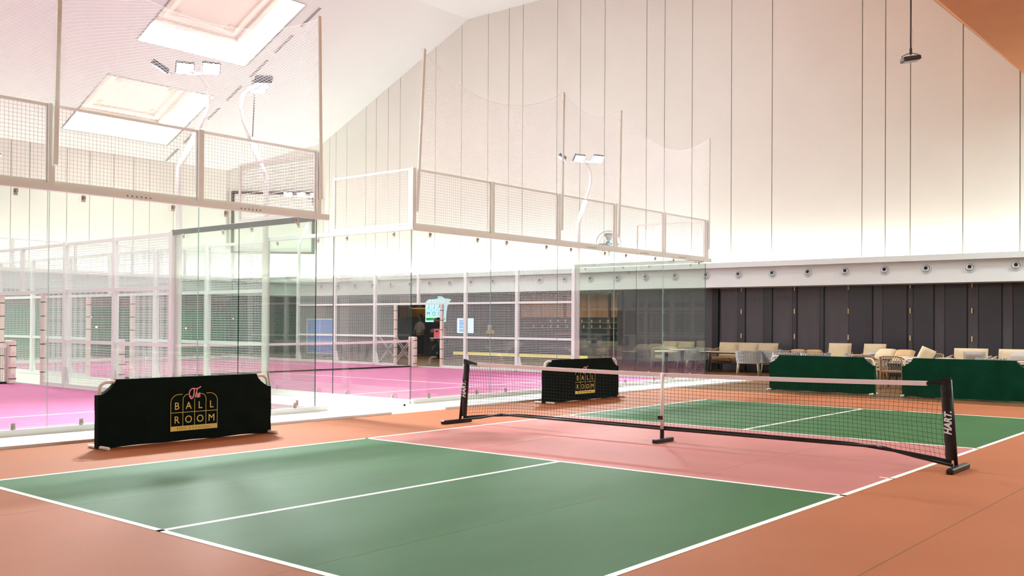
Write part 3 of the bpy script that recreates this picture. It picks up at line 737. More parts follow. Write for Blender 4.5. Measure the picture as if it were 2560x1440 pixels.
# hanging floodlight on rod in front of right wall
t = thing('hanging_floodlight', 'dark floodlight on a black rod in front of the white panelled wall, upper right', 'floodlight', (10, .26, 6.87))
part(M().tube([(10, .26, 7.0), (10, .26, 8.6)], .016, 8), 'rod', CHAR, t, True)
part(M().tube([(10, .26, 6.98), (10, .26, 7.1)], .028, 8), 'coupling', CHAR, t)
part(M().tube([(10, .225, 7.5), (10, .215, 7.25), (10, .24, 7.1), (10.0, .3, 7.0), (9.98, .37, 6.93), (9.96, .42, 6.87)], .004, 5), 'cable', mat('cream_cable', (206, 190, 140), .6), t)
bmx = Matrix.Translation((10, .26, 6.86)) @ Matrix.Rotation(R(-50), 4, 'Z') @ Matrix.Rotation(R(-9), 4, 'Y')
h = part(M().bbox(-.18, .18, -.12, .12, -.02, .07, .02, bmx), 'lamp_body', CHAR, t)
part(M().box(-.15, .15, -.1, .1, -.028, -.018, bmx), 'lens', mat('dull_lens', (150, 134, 128), .4), h)
part(M().tube([bmx @ Vector(p) for p in ((-.17, 0, .05), (-.17, 0, .1), (-.05, 0, .14), (.05, 0, .14), (.17, 0, .1), (.17, 0, .05))], .008, 6), 'yoke', CHAR, t)
for loc, lab in (((17.3, 11.8, 3.2), 'small beige security camera under the ledge seen through the right glass'), ((17.3, 24.8, 3.2), 'small dark security camera under the far ledge above the mesh door')):
    t = thing('security_camera', lab, 'camera', loc)
    mx = Matrix.Translation(loc) @ Matrix.Rotation(R(35), 4, 'Z') @ Matrix.Rotation(R(-15), 4, 'Y')
    part(M().bbox(-.1, .06, -.03, .03, -.03, .03, .01, mx), 'housing', mat('camera_beige', (170, 160, 140), .4), t)
    part(M().bar(mx @ Vector((.03, 0, 0)), (loc[0]+.1, loc[1], loc[2]+.02), .02, .02), 'bracket', CHAR, t)

# ================================================================= pickleball net
NX = .1
n = thing('pickleball_net', 'portable black pickleball net with white top tape across the green and pink court', 'net', (NX, .07, 0))
YA, YZ = 3.47, -3.34                      # left and right posts
def ztop(y): return .868-.035*(1-((y-.07)/3.2)**2)
def zbot(y):
    e = min(abs(y-YA), abs(y-YZ)); return .075+.115*min(1, e/1.1)**.7
def xs_net(y, s_): return NX+.02*math.sin(y*2.1)*(1-s_)
for yy, sg in ((YA, 1), (YZ, -1)):
    part(M().tube([(NX-.02, yy, .04), (NX+.01, yy-sg*.07, .91)], .019, 12), 'upright', BLKM, n, True, label='black tubular end post')
    part(M().bbox(NX-.36, NX+.24, yy-.035+sg*.03, yy+.035+sg*.03, 0, .055, .01), 'foot', BLKM, n)
    part(M().tube([(NX-.03, yy-sg*.03, .05), (NX, yy-sg*.38, .1), (NX, yy-sg*.72, .165), (NX, yy-sg*.8, .172)], .017, 10), 'sloping_tube', BLKM, n, True)
    # vinyl sleeve
    g_ = []
    for i in range(19):
        z = .1+(.9-.1)*i/18; cy = yy-sg*(.02+.07*z); row = []
        for j in range(13):
            a = 2*math.pi*j/12; wr_ = 1+.12*math.sin(i*2.3+j*1.9)+.06*math.sin(i*5.1)
            row.append((NX+.026*math.cos(a)*wr_, cy-sg*.028+.052*math.sin(a)*(1+.05*math.sin(i*1.7)), z))
        g_.append(row)
    part(M().sheet(g_), 'post_sleeve', BLKV, n, True, label='black vinyl sleeve with white lettering')
    # lettering, reads bottom to top on the side that faces the near baseline
    tm = M()
    zc = .355 if sg < 0 else .375
    cyl = yy-sg*(.02+.07*.45)-sg*.028
    mxt = Matrix.Translation((NX-.0345, cyl-.036, zc)) @ Matrix(((0, 0, -1, 0), (0, 1, 0, 0), (1, 0, 0, 0), (0, 0, 0, 1)))
    add_text(tm, 'HART.', .098, mxt, shear=.25, bold=.004, xs=.86)
    part(tm, 'lettering', WHITE, n)
# white tape and black ends
ye0, ye1 = -3.05, 3.15
g_ = [[(NX-.014, y, ztop(y)+dz) for dz in (-.026, .022)] for y in [ye0+(ye1-ye0)*i/24 for i in range(25)]]
part(M().sheet(g_, .028, (1, 0, 0)), 'top_tape', TAPE, n)
for a, b, za, zb_ in ((ye1, YA-.06, ztop(ye1), .895), (ye0, YZ+.06, ztop(ye0), .9)):
    g_ = [[(NX-.02, a+(b-a)*i/6, za+(zb_-za)*i/6-hh), (NX-.02, a+(b-a)*i/6, za+(zb_-za)*i/6+hh)] for i, hh in enumerate((.014, .016, .02, .026, .03, .034, .038))]
    part(M().sheet(g_, .04, (1, 0, 0)), 'end_strap', BLKV, n, label='black tape end gathered at the post')
# netting
mb = M(); ny = 132; y0, y1 = YZ+.1, YA-.1
for i in range(ny+1):
    y = y0+(y1-y0)*i/ny; prev = None
    yj = .006*math.sin(i*1.3)
    for q in range(5):
        s_ = q/4; zt = ztop(y)-.02 if ye0 < y < ye1 else .84; z = zbot(y)+(zt-zbot(y))*s_
        lean = (.04*(1 if y < 0 else -1))*math.sin(math.pi*s_)*max(0, abs(y-.07)-2.0)
        c_ = (NX+.012*math.sin(y*2.1)*(1-s_), y+yj*(1-s_)+lean, z)
        if prev: mb.wire(prev, c_, .0011)
        prev = c_
for q in range(1, 15):
    s_ = q/15; prev = None
    for i in range(45):
        y = y0+(y1-y0)*i/44; zt = ztop(y)-.02; z = zbot(y)+(zt-zbot(y))*s_+.002*math.sin(i*1.1+q)
        c_ = (NX+.012*math.sin(y*2.1)*(1-s_), y, z)
        if prev: mb.wire(prev, c_, .0011)
        prev = c_
part(mb, 'netting', BLKN, n)
g_ = [[(NX-.006, y, zbot(y)-.022), (NX-.006, y, zbot(y)+.01)] for y in [YZ+.05+(YA-YZ-.1)*i/40 for i in range(41)]]
part(M().sheet(g_, .012, (1, 0, 0)), 'bottom_hem', BLKN, n)
part(M().tube([(NX, 2.67, .172), (NX, 1.4, .17), (NX, .07, .165), (NX, -1.3, .168), (NX, -2.54, .172)], .0175, 10), 'bottom_bar', BLKM, n, True)
part(M().tube([(NX-.03, .07, .16), (NX-.03, .07, .85)], .021, 12), 'centre_post', PVC, n, True, label='white centre post')
part(M().bbox(NX-.21, NX+.2, .035, .105, 0, .05, .008), 'foot', BLKM, n)
part(M().tube([(NX-.03, .07, .045), (NX-.03, .07, .165)], .026, 10), 'centre_clamp', BLKM, n)
part(M().bbox(NX-.06, NX-.045, .05, .12, .28, .33, .004), 'strap_buckle', BLKM, n)

# ================================================================= court barriers
def logo(parent, mx, w=.64, small='PADEL & PICKLEBALL'):
    gm = M(); t_ = .006; k = w/.64; zz = [0.0]
    def P2(x, z): return mx @ Vector((x*k, z*k, 0))
    def stroke(pts, wd=t_, tgt=None):
        tgt = tgt or gm
        for a, b in zip(pts[:-1], pts[1:]):
            a = Vector(a); b = Vector(b); d = (b-a).normalized(); nn = Vector((-d.y, d.x))*wd/2; a = a-d*wd*.25; b = b+d*wd*.25
            zz[0] += .00006; tgt.add([mx @ Vector((q_.x*k, q_.y*k, zz[0])) for q_ in (a+nn, a-nn, b-nn, b+nn)], [(0, 3, 2, 1)])
    for sx in (1, -1):
        f = (lambda x: x) if sx > 0 else (lambda x: .64-x)
        stroke([(f(.003), .0), (f(.003), .345)]+[(f(.003+.107*(1-math.cos(a*math.pi/20))), .345+.095*math.sin(a*math.pi/20)) for a in range(1, 11)]+[(f(.156), .44)])
        stroke([(f(.163), .058), (f(.163), .37)]+[(f(.163+.07*(1-math.cos(a*math.pi/16))), .37+.068*math.sin(a*math.pi/16)) for a in range(1, 9)])
    stroke([(.32, .058), (.32, .375)]); stroke([(.003, .222), (.637, .222)])
    gm.add([P2(0, 0), P2(.64, 0), P2(.64, .058), P2(0, .058)], [(0, 1, 2, 3)])
    for i, ch in enumerate('BALL'): add_text(gm, ch, .125, mx @ Matrix.Scale(k, 4) @ Matrix.Translation((.083+.158*i, .258, 0)), align='CENTER')
    for i, ch in enumerate('ROOM'): add_text(gm, ch, .125, mx @ Matrix.Scale(k, 4) @ Matrix.Translation((.083+.158*i, .092, 0)), align='CENTER')
    part(gm, 'logo_print', GOLD, parent, world=False)
    dm = M(); add_text(dm, small, .036, mx @ Matrix.Scale(k, 4) @ Matrix.Translation((.32, .017, .0012)), align='CENTER', spacing=1.55, xs=.93)
    part(dm, 'logo_small_text', mat('olive_print', (96, 88, 44), .6), parent, world=False)
    pm = M(); zz[0] = 0.0
    def cv(pts, wd=.0125):
        out = []
        P_ = [Vector(p) for p in pts]; P_ = [P_[0]]+P_+[P_[-1]]
        for i in range(1, len(P_)-2):
            for q in range(6):
                u = q/6; a, b, c, d = P_[i-1], P_[i], P_[i+1], P_[i+2]
                out.append(.5*((2*b)+(c-a)*u+(2*a-5*b+4*c-d)*u*u+(3*b-a-3*c+d)*u**3))
        out.append(P_[-1]); stroke([(p.x, p.y) for p in out], wd, pm)
    o = (.245, .385)
    def sc(l): return [(o[0]+x*.16, o[1]+z*.135) for x, z in l]
    cv(sc([(.18, .2), (.1, .12), (.02, .3), (.05, .65), (.28, .88), (.55, .84), (.82, .9), (.98, 1.02)]))      # T crossbar with swash
    cv(sc([(.42, .84), (.42, .5), (.33, .12), (.2, -.02), (.1, .05)]), .015)                                    # T stem
    cv(sc([(.68, .8), (.6, .45), (.5, .05)])); cv(sc([(.52, .2), (.6, .42), (.68, .4), (.65, .15), (.7, .08), (.78, .14)]))   # h
    cv(sc([(.78, .2), (.88, .3), (.9, .42), (.82, .42), (.76, .25), (.8, .1), (.92, .16)]))                      # e
    part(pm, 'logo_script', PINKP, parent, world=False)

def barrier(name, label, x, y, rz, L, H, cloth, with_logo, logo_x, group, seed=1, zb=.0, fold=.006):
    # local: x along the barrier, front faces local -y
    t = thing(name, label, 'barrier', (x, y, 0), rz, group)
    rd = .02; cr = .09
    pts = [(0, 0, .02), (0, 0, H-cr)]+[(cr*(1-math.cos(a*math.pi/12)), 0, H-cr+cr*math.sin(a*math.pi/12)) for a in range(1, 7)]
    pts += [(L-cr, 0, H)]+[(L-cr*(1-math.sin(a*math.pi/12)), 0, H-cr*(1-math.cos(a*math.pi/12))) for a in range(1, 7)]+[(L, 0, .02)]
    part(M().tube(pts, rd, 12), 'pipe_frame', PVC, t, True, False)
    part(M().tube([(0, 0, .12), (L, 0, .12)], .014, 8), 'bottom_pipe', PVC, t, True, False)
    for xx in (0, L): part(M().tube([(xx, -.22, .021), (xx, .22, .021)], .021, 12), 'foot', PVC, t, True, False)
    rnd = random.Random(seed); ph = [rnd.uniform(0, 6) for _ in range(6)]
    cols = [-.034+.224*i/10 for i in range(10)]+[.19+(L-.38)*i/44 for i in range(45)]+[L-.19+.224*i/10 for i in range(1, 11)]; nx, nz = len(cols)-1, 14; cxw, czh = .19, .17
    def ztopc(u):
        d = max(0, min(u, L-u))
        if d >= cxw: return H+.026
        q = d/cxw; return H+.026-czh*(.5*(1-q)+.5*math.sqrt(1-q*q))
    for side, off in (('front', -.032-fold*1.6), ('back', .032+fold*1.6)):
        g_ = []
        for i in range(nx+1):
            u = cols[i]; row = []
            zt = ztopc(u)
            for j in range(nz+1):
                v = j/nz; z = .012+zb+(zt-.012-zb)*v
                dd = fold*(1-v*.6)*(math.sin(u*7+ph[0]+v*2)+.6*math.sin(u*13+ph[1]-v*3)+.4*math.sin(u*23+ph[2]))
                e = max(0, min(u, L-u)); dd -= .008*math.exp(-e*6)*abs(math.sin((v*5+u*6)+ph[3]))
                row.append((u+(.012 if i == 0 else -.012 if i == nx else 0)*0, off+dd*(1 if side == 'front' else -1), z+.004*math.sin(u*9+ph[4])*(1-v)))
            g_.append(row)
        if side == 'front': gf = g_
        else: gb = g_
    mb = M().sheet(gf); mb.sheet([list(reversed(r)) for r in gb])
    mb.sheet([[gf[i][-1] for i in range(nx+1)], [gb[i][-1] for i in range(nx+1)]]); mb.sheet([gf[0], gb[0]]); mb.sheet([gb[-1], gf[-1]])
    part(mb, 'banner_cloth', cloth, t, True, False)
    if with_logo:
        mx = Matrix.Translation((logo_x, -.032-fold*3.7-.002, .131)) @ Matrix(((1, 0, 0, 0), (0, 0, -1, 0), (0, 1, 0, 0), (0, 0, 0, 1)))
        logo(t, mx)
    return t
barrier('court_barrier', 'long black banner barrier with gold BALL ROOM logo, in front of the left pink court', -4.86, 4.44, 0, 2.27, .755, FABK, True, .86, 'black logo barriers', 3, fold=.003)
barrier('court_barrier', 'black banner barrier with gold BALL ROOM logo seen through the pickleball net', 3.6, 4.66, -.012, 2.27, .765, FABK, True, .86, 'black logo barriers', 8, fold=.003)
barrier('court_barrier', 'plain dark green barrier standing right of the grey rope chairs', 10.25, 3.36, R(-90), 2.28, .76, FABG, False, 0, 'plain green barriers', 12, fold=.007)
barrier('court_barrier', 'plain dark green folded-cloth barrier cut by the right edge of the photo', 10.3, .46, R(-90), 2.3, .77, FABG, False, 0, 'plain green barriers', 21, fold=.022)

# ================================================================= furniture
def rope_chair(mt_rope=ROPE, mt_cush=TAN):
    # local: faces -y... seat centre at origin, back toward +y
    t = thing('rope_armchair', '', 'chair', (0, 0, 0))
    W_, D_ = .66, .62
    def outline(u):                          # U shape from front-left around the back to front-right, u in 0..1
        pts = [(-W_/2, -D_/2), (-W_/2, D_/2-.16), (-W_/2+.05, D_/2-.05), (-W_/2+.16, D_/2), (W_/2-.16, D_/2), (W_/2-.05, D_/2-.05), (W_/2, D_/2-.16), (W_/2, -D_/2)]
        ls = [math.dist(a, b) for a, b in zip(pts[:-1], pts[1:])]; T = sum(ls)*u
        for a, b, l in zip(pts[:-1], pts[1:], ls):
            if T <= l+1e-9: k = T/l; return (a[0]+(b[0]-a[0])*k, a[1]+(b[1]-a[1])*k)
            T -= l
        return pts[-1]
    for zz, nm, rr in ((.70, 'top_rail', .014), (.36, 'seat_rail', .016)):
        sc_ = 1.0 if zz > .5 else .9
        part(M().tube([(outline(i/28)[0]*sc_, outline(i/28)[1]*sc_, zz) for i in range(29)], rr, 6), nm, LEGW, t, True, False)
    mb = M(); N = 25
    for i in range(N):
        for sgn in (1, -1):
            pts = []
            for q in range(9):
                v = q/8; u = min(1, max(0, (i+.5)/N+sgn*.016*math.sin(v*math.pi*4))); p = outline(u); sc_ = .9+.1*v
                o_ = .012*sgn*math.cos(v*math.pi*4); l = math.hypot(*p) or 1
                pts.append((p[0]*sc_+p[0]/l*o_, p[1]*sc_+p[1]/l*o_, .35+.37*v))
            mb.tube(pts, .021, 5, caps=False)
    part(mb, 'rope_weave', mt_rope, t, True, False)
    part(M().bbox(-.29, .29, -.3, .25, .345, .43, .03), 'seat_cushion', mt_cush, t, True, False)
    for sx in (-1, 1):
        for sy in (-1, 1): part(M().tube([(sx*.27, sy*.24, .36), (sx*.31, sy*.28, 0)], [.02, .012], 8), 'leg', LEGW, t, True, False)
    return t
RC = rope_chair()
def place(proto, used, loc, rz, label, group):
    if not used[0]: used[0] = True; proto.location = loc; proto.rotation_euler = (0, 0, rz); tag(proto, label, None, group); return proto
    return dup(proto, loc, rz, label, group)
u_rc = [False]; GR = 'grey rope woven armchairs'
ZD = -.002
for (x, y, rz, lab) in [(15.7, 6.62, R(112), 'grey rope armchair right of the dark rectangular table, its back toward the viewer'),
                        (16.4, 6.1, R(160), 'shaded rope armchair just right of the nearest rope armchair'),
                        (14.6, 4.98, R(110), 'grey rope armchair half hidden behind the left end of the green barrier'),
                        (14.7, 4.2, R(100), 'grey rope armchair top showing above the middle of the green barrier'),
                        (15.7, 9.1, R(115), 'rope armchair behind the glass, leftmost of three near the round tables'),
                        (16.6, 9.05, R(60), 'rope armchair behind the glass, middle of three, turned sideways'),
                        (17.4, 9.2, R(60), 'rope armchair with brown seat at the very edge of the right glass'),
                        (14.2, -.28, R(95), 'rope armchair back peeping above the rightmost green barrier'),
                        (14.6, 3.0, R(100), 'rope armchair top peeping above the right end of the first green barrier')]:
    place(RC, u_rc, (x, y, ZD), rz, lab, GR)
def sofa(n, L, lab, loc, rz, group=None):
    t = thing('lounge_sofa', lab, 'sofa', (0, 0, 0), 0, group)
    part(M().bbox(-L/2, L/2, -.36, .36, .24, .3, .02), 'base_frame', mat('brown_metal', (86, 70, 62), .5), t, False, False)
    for k in range(n): part(M().bbox(-L/2+.06+(L-.12)*k/n+.006, -L/2+.06+(L-.12)*(k+1)/n-.006, -.36, .3, .3, .45, .04), 'seat_cushion', TAN, t, True, False)
    for k in range(n):
        cx_ = -L/2+.06+(L-.12)*(k+.5)/n
        mx = Matrix.Translation((cx_, .2, .66)) @ Matrix.Rotation(R(-12), 4, 'X')
        part(M().cushion(0, 0, 0, (L-.1)/n, .24, .5, mx), 'back_cushion', BEIGE, t, True, False)
    for sx in (-1, 1):
        x = sx*L/2
        part(M().tube([(x, -.36, .3), (x, -.36, .62), (x, -.33, .66), (x, .3, .72), (x, .36, .7), (x, .36, .3)], .018, 8), 'arm_frame', LEGW, t, True, False)
        mb = M()
        for q in range(16): y = -.34+.68*q/15; mb.tube([(x, y, .3), (x, y, .665+.05*q/15)], .012, 4, caps=False)
        for q in range(6): mb.tube([(x+.004, -.35, .36+q*.055), (x+.004, .35, .36+q*.058)], .008, 4, caps=False)
        part(mb, 'arm_weave', ROPEB, t, True, False)
    part(M().tube([(-L/2, .36, .7), (L/2, .36, .7)], .018, 8), 'back_rail', LEGW, t, True, False)
    mb = M()
    for q in range(int(L/.05)): x = -L/2+.03+q*.05; mb.tube([(x, .36, .3), (x, .36, .69)], .012, 4, caps=False)
    part(mb, 'back_weave', ROPEB, t, True, False)
    for sx in (-1, 1):
        for sy in (-1, 1): part(M().tube([(sx*(L/2-.1), sy*.3, .25), (sx*(L/2-.08), sy*.32, 0)], .018, 8), 'leg', BLKM, t, True, False)
    t.location = loc; t.rotation_euler = (0, 0, rz); return t
sofa(3, 2.1, 'long sofa with three beige back cushions against the dark panels, left part of the lounge', (17.5, 7.62, ZD), R(-90))
sofa(2, 1.3, 'two-seat sofa with beige cushions seen dimly behind the right court glass', (17.75, 10.25, ZD), R(-90))
sofa(1, .9, 'low cushioned sofa seat with beige back cushion behind the rightmost green barrier, left one', (15.6, .62, ZD), R(-90), 'sofas behind the right green barrier')
sofa(1, .9, 'low cushioned sofa seat with beige back cushion behind the rightmost green barrier, right one', (15.6, -.42, ZD), R(-90), 'sofas behind the right green barrier')

def lounge_chair():
    t = thing('lounge_chair', '', 'chair', (0, 0, 0))
    pts = [(-.36, -.3, .45), (-.4, -.05, .55), (-.36, .22, .66), (-.2, .38, .72), (.2, .38, .72), (.36, .22, .66), (.4, -.05, .55), (.36, -.3, .45)]
    part(M().tube(pts, .018, 8), 'arm_loop', LEGW, t, True, False)
    mb = M()
    for i in range(7):
        a, b = Vector(pts[i]), Vector(pts[i+1])
        for q in range(5): p = a.lerp(b, q/5); mb.tube([p, (p.x*.85, p.y*.8, .3)], .008, 4, caps=False)
    part(mb, 'rope_side', ROPE, t, True, False)
    part(M().bbox(-.32, .32, -.34, .28, .3, .44, .04), 'seat_cushion', BEIGE, t, True, False)
    part(M().cushion(0, 0, 0, .64, .24, .56, Matrix.Translation((0, .2, .68)) @ Matrix.Rotation(R(-14), 4, 'X')), 'back_cushion', BEIGE, t, True, False)
    part(M().bbox(-.33, .33, -.33, .3, .25, .3, .02), 'base_frame', LEGW, t, False, False)
    for sx in (-1, 1):
        for sy in (-1, 1): part(M().tube([(sx*.28, sy*.26, .27), (sx*.32, sy*.3, 0)], .016, 8), 'leg', LEGW, t, True, False)
    return t
LC = lounge_chair(); u_lc = [False]
place(LC, u_lc, (16.9, 4.45, ZD), R(-85), 'beige cushioned lounge chair above the green barrier, left of the pair', 'cushioned lounge chairs')
place(LC, u_lc, (16.9, 3.5, ZD), R(-95), 'beige cushioned lounge chair above the green barrier, right of the pair', 'cushioned lounge chairs')
# tables
def rect_table(loc, rz, L, W_, H, lab):
    t = thing('rectangular_table', lab, 'table', (0, 0, 0))
    part(M().bbox(-L/2, L/2, -W_/2, W_/2, H-.03, H, .008), 'table_top', TTOP, t, False, False)
    part(M().box(-L/2+.02, L/2-.02, -W_/2+.02, W_/2-.02, H-.06, H-.03), 'apron', BLKM, t, False, False)
    for sx in (-1, 1):
        for sy in (-1, 1): part(M().tube([(sx*(L/2-.08), sy*(W_/2-.06), H-.05), (sx*(L/2-.04), sy*(W_/2-.03), 0)], .016, 8), 'leg', BLKM, t, True, False)
    t.location = loc; t.rotation_euler = (0, 0, rz); return t
rect_table((16.75, 7.95, ZD), R(90), 1.35, .6, .64, 'rectangular table with pale top and thin black legs beside the right glass')
def round_table(loc, r, H, lab, col=CHAR):
    t = thing('round_table', lab, 'table', loc, 0, 'round tables behind the right glass')
    part(M().lathe([(0, H-.03), (r-.01, H-.03), (r, H-.02), (r, H-.005), (r-.005, H), (0, H)], 32), 'table_top', TTOP, t, True, False)
    part(M().tube([(0, 0, .02), (0, 0, H-.03)], .05, 14), 'pedestal', col, t, True, False)
    part(M().lathe([(0, 0), (.24, 0), (.24, .015), (.04, .03), (0, .03)], 24), 'base_plate', col, t, True, False)
round_table((14.0, 8.34, ZD), .34, .70, 'round pedestal table behind the glass, left one of two')
round_table((14.9, 8.33, ZD), .40, .735, 'round pedestal table behind the glass, right one of two')
# wooden framed chairs seen from behind, stacked close together
def wood_chair():
    t = thing('wooden_rope_chair', '', 'chair', (0, 0, 0))
    for sx in (-1, 1):
        part(M().tube([(sx*.24, .27, 0), (sx*.245, .24, .4), (sx*.25, .3, .74)], [.014, .02, .016], 8), 'back_leg', TEAK, t, True, False)
        part(M().tube([(sx*.24, -.25, 0), (sx*.25, -.22, .42), (sx*.26, -.2, .62)], [.014, .02, .016], 8), 'front_leg', TEAK, t, True, False)
        part(M().tube([(sx*.26, -.22, .62), (sx*.27, .1, .66), (sx*.25, .3, .74)], .016, 8), 'arm', TEAK, t, True, False)
    part(M().tube([(-.25, .3, .74), (-.15, .33, .76), (.15, .33, .76), (.25, .3, .74)], .016, 8), 'top_rail', TEAK, t, True, False)
    mb = M()
    for i in range(9):
        x = -.22+.44*i/8
        for s_ in (-1, 1): mb.tube([(x, .3, .74), (max(-.23, min(.23, x+s_*.1)), .26, .56), (x, .24, .43)], .007, 4, caps=False)
    part(mb, 'back_weave', ROPEB, t, True, False)
    mb = M()
    for i in range(5): mb.blob((-.16+.08*i, .315, .645), .017, .012, .032, 8, 6)
    part(mb, 'rope_bead', ROPE, t, True, False)
    part(M().bbox(-.25, .25, -.24, .24, .39, .43, .01), 'seat', TEAK, t, False, False)
    return t
WC = wood_chair(); u_wc = [False]
place(WC, u_wc, (12.45, 1.37, ZD), R(90), 'wooden chair with woven lattice back in the gap between the green barriers', 'wooden lattice chairs')
place(WC, u_wc, (12.85, 2.12, ZD), R(80), 'wooden lattice chair mostly hidden behind the end of the left green barrier', 'wooden lattice chairs')
place(WC, u_wc, (15.0, 1.35, ZD), R(-85), 'wooden lattice chair facing the viewer behind the nearest lattice chair', 'wooden lattice chairs')
rect_table((13.75, 1.15, ZD), R(90), 1.5, .6, .58, 'low table loaded with loose cushions behind the green barriers')
rect_table((15.6, 2.4, ZD), R(90), 1.7, .8, .62, 'rear low table loaded with tan cushions behind the gap')
# loose cushions
def loose(loc, wx, wy, wz, rx, rz, mt_, lab, ry=0):
    mb = M().cushion(0, 0, 0, wx, wy, wz, Matrix.Rotation(rz, 4, 'Z') @ Matrix.Rotation(ry, 4, 'Y') @ Matrix.Rotation(rx, 4, 'X'))
    o = mb.build('cushion', mt_, None, True); o.location = loc; tag(o, lab, 'cushion', 'loose cushions on the lounge furniture')
loose((13.8, 1.1, .74), .34, .2, .40, R(-12), R(-75), BEIGE, 'upright pointed beige cushion standing behind the right green barrier', R(24))
loose((13.7, .68, .63), .5, .14, .42, R(80), R(80), GREYC, 'flat grey cushion just left of the beige back cushion on the right')
loose((15.38, .42, .66), .5, .16, .36, R(15), R(-80), GREYC, 'grey cushion leaning against the left beige back cushion on the right')
loose((13.7, 1.35, .63), .5, .16, .42, R(82), R(75), GREYC, 'flat pale cushion left of the pointed upright cushion')
loose((13.9, 1.68, .63), .46, .16, .4, R(84), R(95), BEIGE, 'flat beige cushion at the left end of the cushion heap')
loose((15.5, 2.62, .72), .52, .18, .4, R(62), R(85), BEIGE, 'light tan cushion left one of two humps behind the gap')
loose((15.5, 2.15, .71), .5, .18, .38, R(62), R(95), TAN, 'tan cushion right one of two humps behind the gap')
loose((15.75, 2.95, .68), .52, .16, .36, R(78), R(85), GREYC, 'pale flat cushion right of the lounge chair pair')
loose((17.0, 5.6, .62), .5, .18, .38, R(60), R(-100), TAN, 'tan cushion slumped at the right end of the long sofa')
loose((17.0, 5.15, .62), .5, .18, .36, R(58), R(-85), TAN, 'tan cushion heap above the left end of the first green barrier')
loose((13.2, -1.1, .78), .5, .2, .36, R(70), R(80), GREYC, 'large grey cushion at the right edge of the photo')
rect_table((13.2, -1.15, ZD), R(90), 1.0, .7, .66, 'low table under the grey cushion at the right edge')

rect_table((17.1, 5.4, ZD), R(90), 1.2, .6, .52, 'low table with two tan cushions between the long sofa and the lounge chairs')
# ================================================================= bar beyond the right court
# oak wall panels
for k, (y0, y1, lab) in enumerate([(13.4, 15.3, 'oak wall panel behind the bar, nearest to the glass'), (15.45, 17.5, 'middle oak wall panel behind the bar'), (17.65, 19.9, 'oak wall panel behind the bar right of the lit fridge'), (25.2, 27.3, 'oak wall panel with lit shelf seen through the mesh door')]):
    z0 = 1.72
    t = thing('oak_panel', lab, 'wall panel', (21.52, (y0+y1)/2, z0), group='oak panels behind the bar')
    part(M().box(21.46, 21.58, y0, y1, z0, 2.68), 'panel', WOODW, t); mb = M()
    for q in range(1, 4): y = y0+(y1-y0)*q/4; mb.box(21.455, 21.461, y-.006, y+.006, z0, 2.7)
    part(mb, 'groove', mat('joint_dark', (84, 62, 44)), t)
t = thing('bar_counter', 'long dark bar counter with glowing yellow strip at its foot behind the wire mesh', 'counter', (18.9, 16.6, 0))
part(M().box(18.6, 19.2, 13.6, 21.2, .3, 1.0), 'body', mat('dark_counter_front', (40, 38, 52), .4), t)
part(M().box(18.65, 19.2, 13.6, 21.2, -.002, .3), 'toe_kick', mat('kick_brown', (110, 90, 60), .5), t)
part(M().box(18.6, 18.64, 14.4, 21.1, .17, .29), 'light_strip', emis('yellow_strip', (240, 214, 120), .45), t)
part(M().bbox(18.52, 19.25, 13.5, 21.3, 1.0, 1.05, .01), 'worktop', mat('dark_stone', (60, 56, 58), .2), t)
t = thing('back_bar', 'dark back shelf unit behind the bar counter full of glassware', 'shelf', (21.2, 16.5, 0))
part(M().box(20.9, 21.6, 13.0, 21.5, -.002, 1.0), 'cabinet', BLACK, t)
for z in (1.28, 1.5): part(M().box(21.2, 21.6, 13.2, 19.6, z, z+.02), 'shelf_board', WOODW, t)
gl = M().lathe([(.022, 0), (.025, .1), (.02, .1), (.018, .01)], 8)
g0 = gl.build('drinking_glass', mat('glassware', (200, 206, 214), .1, spec=1), None, True); g0.location = (21.3, 13.6, 1.3)
tag(g0, 'small drinking glass on the lower back-bar shelf, in a row', 'glass', 'glasses on the back-bar shelves')
for k in range(1, 26):
    z = 1.3 if k < 14 else 1.52; y = 13.6+(k % 14)*.42+random.uniform(-.05, .05)
    c = g0.copy(); COL.objects.link(c); c.location = (21.3, y, z); c['label'] = 'small drinking glass on a back-bar shelf, in a row'
g0['label'] = 'small drinking glass on a back-bar shelf, in a row'
t = thing('display_fridge', 'glowing white and blue drinks fridge with glass door behind the mesh', 'fridge', (19.0, 20.9, 1.05))
part(M().bbox(18.85, 19.3, 20.6, 21.15, 1.05, 1.66, .02), 'cabinet', emis('fridge_white', (214, 238, 255), 1.1), t)
part(M().box(18.835, 18.85, 20.62, 21.0, 1.1, 1.6), 'glass_door', emis('fridge_blue', (120, 170, 220), .9), t)
mb = M(); [mb.box(18.825, 18.84, 20.62, 21.0, z, z+.02) for z in (1.22, 1.36, 1.5)]; part(mb, 'shelf', emis('fridge_white', (214, 238, 255), 1.1), t)
for loc, dim, mt_, nm, lab, cat in (((18.9, 19.35, 1.05), (.12, .34, .13), mat('amber_box', (226, 160, 50), .5), 'amber_box', 'small amber box on the bar counter', 'box'),
                               ((18.9, 19.4, 1.18), (.02, .2, .22), mat('screen_grey', (180, 186, 192), .4), 'tablet_stand', 'grey tablet standing on the amber box', 'tablet')):
    tag(M().bbox(-dim[0]/2, dim[0]/2, -dim[1]/2, dim[1]/2, 0, dim[2], .008).build(nm, mt_, None), lab, cat).location = loc
tag(M().bbox(-.12, .12, -.4, .4, 0, .06, .02).build('red_tray', mat('red_plastic', (190, 50, 50), .5), None), 'low red tray on the bar counter near the white post', 'tray').location = (18.85, 15.6, 1.05)
